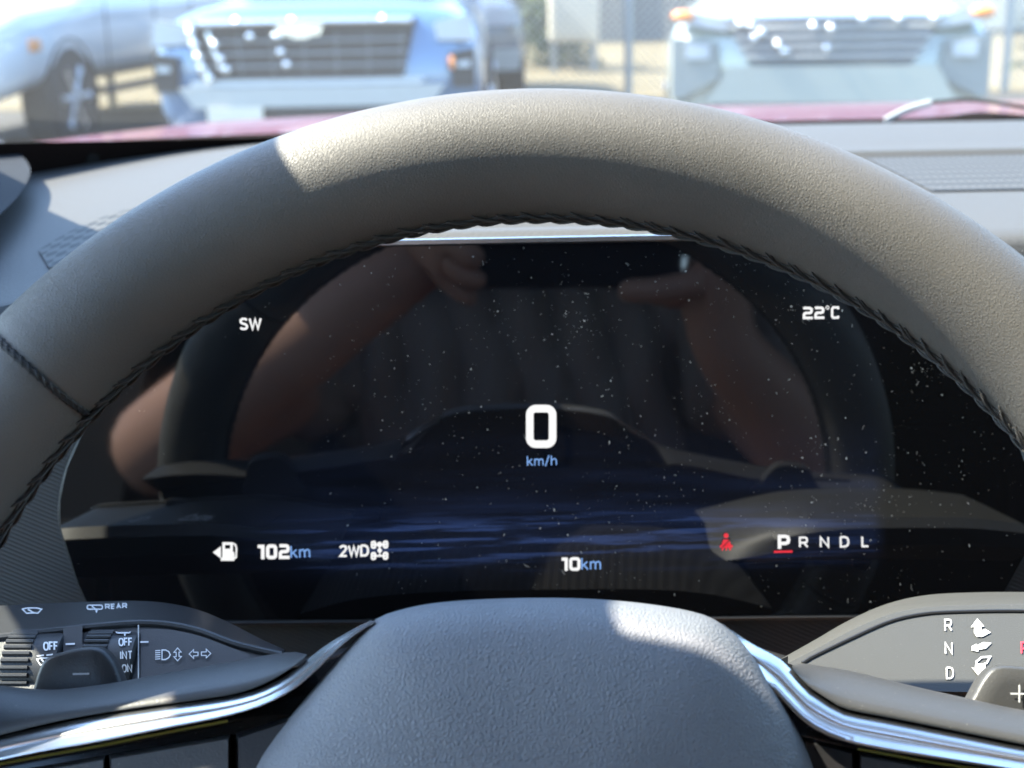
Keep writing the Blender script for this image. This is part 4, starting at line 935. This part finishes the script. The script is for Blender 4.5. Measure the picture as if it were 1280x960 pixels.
# gear paddles behind the spokes
pn = -.030
def paddle(poly, name):
    P_ = spline(np.array([WF.hit(x, y, pn)[:2] for x, y in poly]), 70, True); c_ = P_.mean(0)
    rg = [[(c_[0]+(x-c_[0])*s_, c_[1]+(y-c_[1])*s_, z) for x, y in P_] for s_, z in ((1, pn-.005), (1, pn-.001), (.97, pn+.0006), (.9, pn+.0012), (.5, pn+.0014), (.05, pn+.0014))]
    return MB().ring_loft(rg).build(name, M['soft'], sw, 50)
p1 = paddle([(36, 905), (40, 868), (48, 838), (58, 822), (80, 814), (105, 809), (122, 809), (134, 816), (146, 834), (156, 866), (160, 905)], 'shift_paddle')
Ink(WF, pn+.0020).poly([(91, 841.5), (111.5, 841), (111.5, 843.2), (91, 843.8)]).build('minus_mark', M['ink_white'], p1)
p2 = paddle([(1196, 905), (1214, 872), (1226, 850), (1238, 836), (1252, 832), (1280, 834), (1310, 842), (1325, 860), (1332, 905)], 'shift_paddle')
Ink(WF, pn+.0020).poly([(1263, 866), (1286, 866.4), (1286, 868.4), (1263, 868)]).poly([(1273, 856), (1275.2, 856), (1275.2, 878), (1273, 878)]).build('plus_mark', M['ink_white'], p2)

# ================================================================== DRIVER (seen mirrored in the display)
def refl(px, py, Z):                                  # real place of something seen mirrored in the display at path depth Z
    p = CAM+ray(px, py)*Z; return p-2*((p-SF.o)@en)*en
def skin_mesh(verts, edges, radii, name, mat, parent, sub=2, root=0):
    me = bpy.data.meshes.new(name); me.from_pydata([tuple(v) for v in verts], edges, []); me.update()
    o = bpy.data.objects.new(name+'_tmp', me); C.objects.link(o); md = o.modifiers.new('s', 'SKIN'); md.use_smooth_shade = True
    for i_, r_ in enumerate(radii): me.skin_vertices[0].data[i_].radius = (r_, r_) if np.isscalar(r_) else r_
    me.skin_vertices[0].data[root].use_root = True
    sb = o.modifiers.new('u', 'SUBSURF'); sb.levels = sub; sb.render_levels = sub
    bpy.context.view_layer.update(); m2 = bpy.data.meshes.new_from_object(o.evaluated_get(bpy.context.evaluated_depsgraph_get()))
    bpy.data.objects.remove(o); m2.materials.clear(); m2.materials.append(mat)
    m2.polygons.foreach_set('use_smooth', [True]*len(m2.polygons))
    o2 = bpy.data.objects.new(name, m2); C.objects.link(o2); o2.parent = parent; return o2
PO = np.array([0, -.50, .62])
person = empty('person', tuple(PO)); tag(person, 'person in a dark short sleeved shirt holding up a phone, mirrored in the display', 'person')
V, E, Rd = [], [], []
def vadd(p, r, link=None):
    V.append(np.array(p)-PO); Rd.append(r); k = len(V)-1
    if link is not None: E.append((link, k))
    return k
pel = vadd((0, -.52, .66), .15); bel = vadd((0, -.54, .82), .13, pel); che = vadd((0, -.53, 1.06), .14, bel); upc = vadd((0, -.52, 1.21), .09, che)
nek = vadd((0, -.49, 1.31), .052, upc); hd = vadd((0, -.455, 1.36), .06, nek); hd2 = vadd((0, -.44, 1.42), .088, hd); hd3 = vadd((0, -.445, 1.48), .075, hd2)
WL, EL = refl(530, 318, 1.06), refl(178, 575, 1.13); WR, ER = refl(900, 425, 1.06), refl(1075, 640, 1.20)
def arm(sg, el, wr_, hand):
    sh = vadd((sg*.17, -.50, 1.20), .06, upc); s2 = vadd((sg*.21, -.46, 1.16), .052, sh)
    m1 = vadd((V[s2]+PO)*.5+el*.5, .048, s2); e1 = vadd(el, .043, m1); f1 = vadd(el*.72+wr_*.28, .047, e1); f2 = vadd(el*.35+wr_*.65, .036, f1); wv = vadd(wr_, .027, f2)
    pm = vadd(hand['palm'], (.022, .034), wv)
    for fg in hand['fingers']:
        k = pm
        for p, r_ in fg: k = vadd(p, r_, k)
# phone frame: x along the phone, camera lens near its left end
def ph_(dx, dy, dz): return CAM+dx*_R+dy*_U-dz*_F        # dz behind the lens
handL = dict(palm=ph_(-.050, -.022, .022), fingers=[[(ph_(-.045, .012, .004), .010), (ph_(-.025, .028, -.002), .009), (ph_(-.008, .030, .008), .008)],
     [(ph_(-.040, -.022, -.008), .010), (ph_(-.030, -.030, -.016), .010), (ph_(-.018, -.038, -.014), .009)], [(ph_(-.042, -.040, -.004), .010), (ph_(-.030, -.048, -.010), .009), (ph_(-.016, -.054, -.006), .008)],
     [(ph_(-.045, -.055, .010), .009), (ph_(-.034, -.064, .004), .008), (ph_(-.022, -.068, .004), .007)], [(ph_(-.04, -.01, .036), .012), (ph_(-.015, -.01, .034), .010), (ph_(.01, -.012, .026), .009)]])
handR = dict(palm=ph_(.155, -.045, .018), fingers=[[(ph_(.150, .0, .0), .010), (ph_(.138, .022, -.002), .009), (ph_(.122, .026, .006), .008)],
     [(ph_(.140, -.052, -.010), .011), (ph_(.108, -.057, -.016), .010), (ph_(.078, -.058, -.014), .009)], [(ph_(.142, -.056, .012), .010), (ph_(.122, -.066, .016), .009), (ph_(.104, -.068, .022), .008)],
     [(ph_(.146, -.064, .024), .009), (ph_(.130, -.072, .028), .008), (ph_(.114, -.072, .032), .007)], [(ph_(.146, -.03, .036), .012), (ph_(.122, -.02, .034), .010), (ph_(.1, -.015, .026), .009)]])
arm(-1, EL, WL, handL); arm(1, ER, WR, handR)
for sg in (-1, 1):
    h = vadd((sg*.10, -.48, .62), .095, pel); kn = vadd((sg*.15, -.05, .66), .065, h); an = vadd((sg*.13, .22, .36), .045, kn); tt = vadd((sg*.13, .36, .30), .035, an)
body = skin_mesh(V, E, Rd, 'body', M['skin'], person)
# face features joined on to the same body mesh
def join_into(o, mb):
    bm = bmesh.new(); bm.from_mesh(o.data); k = [bm.verts.new(v) for v in mb.v]
    for f in mb.f: bm.faces.new([k[q] for q in f]).smooth = True
    bm.to_mesh(o.data); bm.free()
fc = MB(); hc = V[hd2]
fc.ball(hc+np.array([0, .088, .0]), (.014, .02, .022)); fc.ball(hc+np.array([0, .082, -.045]), (.026, .01, .008))
for s_ in (-1, 1): fc.ball(hc+np.array([s_*.085, -.01, .01]), (.012, .022, .03)); fc.ball(hc+np.array([s_*.032, .078, .03]), (.014, .012, .009))
join_into(body, fc)
hr = MB().ball(hc+np.array([0, -.022, .055]), (.098, .105, .085), 24, 16).build('hair', M['hair'], person)
# shirt over the torso and upper arms, with hanging folds
SV, SE, SR = [], [], []
def sadd(p, r, link=None):
    SV.append(np.array(p)-PO); SR.append(r); k = len(SV)-1
    if link is not None: SE.append((link, k))
    return k
a0 = sadd((0, -.52, .64), (.19, .17)); a1 = sadd((0, -.53, .80), (.185, .165), a0); a2 = sadd((0, -.52, 1.05), (.19, .165), a1); a3 = sadd((0, -.51, 1.22), (.14, .12), a2); a4 = sadd((0, -.50, 1.27), (.075, .075), a3)
for sg, el in ((-1, EL), (1, ER)):
    q0 = sadd((sg*.17, -.50, 1.20), .078, a3); q1 = sadd((sg*.21, -.46, 1.16), .07, q0); q2 = sadd(np.array((sg*.21, -.46, 1.16))*.65+el*.35, .066, q1)
shirt = skin_mesh(SV, SE, SR, 'shirt', M['shirt'], person, 5)
nv_ = len(shirt.data.vertices); co = np.empty(nv_*3); no = np.empty(nv_*3)
shirt.data.vertices.foreach_get('co', co); shirt.data.vertices.foreach_get('normal', no); co = co.reshape(-1, 3); no = no.reshape(-1, 3)
fold = .022*np.abs(np.sin(co[:, 0]*58+co[:, 2]*9+1.4*np.sin(co[:, 2]*9+co[:, 0]*4)))**.6-.012+.006*np.sin(co[:, 0]*95-co[:, 2]*30)
shirt.data.vertices.foreach_set('co', (co+no*fold[:, None]).ravel()); shirt.data.update()
# phone
pf = Frame(ph_(0, 0, 0), _R, _U, -_F)
ph0 = empty('phone', M=pf.M); tag(ph0, 'dark phone held up in both hands, mirrored at the top of the display', 'phone')
MB().box((-.026, -.060, .004), (.128, .014, .012), .003).build('phone_body', M['phone'], ph0)
seat = empty('driver_seat', (0, -.6, .25)); tag(seat, 'dark grey car seat under the person holding the phone', 'car seat')
so_ = np.array([0, -.6, .25])
MB().box((-.25, -.82, .36), (.25, -.22, .52), .05).build('cushion', M['cloth'], seat, off=so_)
MB().box((-.25, -.07, 0), (.25, .07, .62), .06, rot=[[1, 0, 0], [0, math.cos(.25), -math.sin(.25)], [0, math.sin(.25), math.cos(.25)]], at=(0, -.72, .50)).build('backrest', M['cloth'], seat, off=so_)
MB().box((-.13, -1.0, 1.12), (.13, -.90, 1.30), .04).build('headrest', M['cloth'], seat, off=so_)
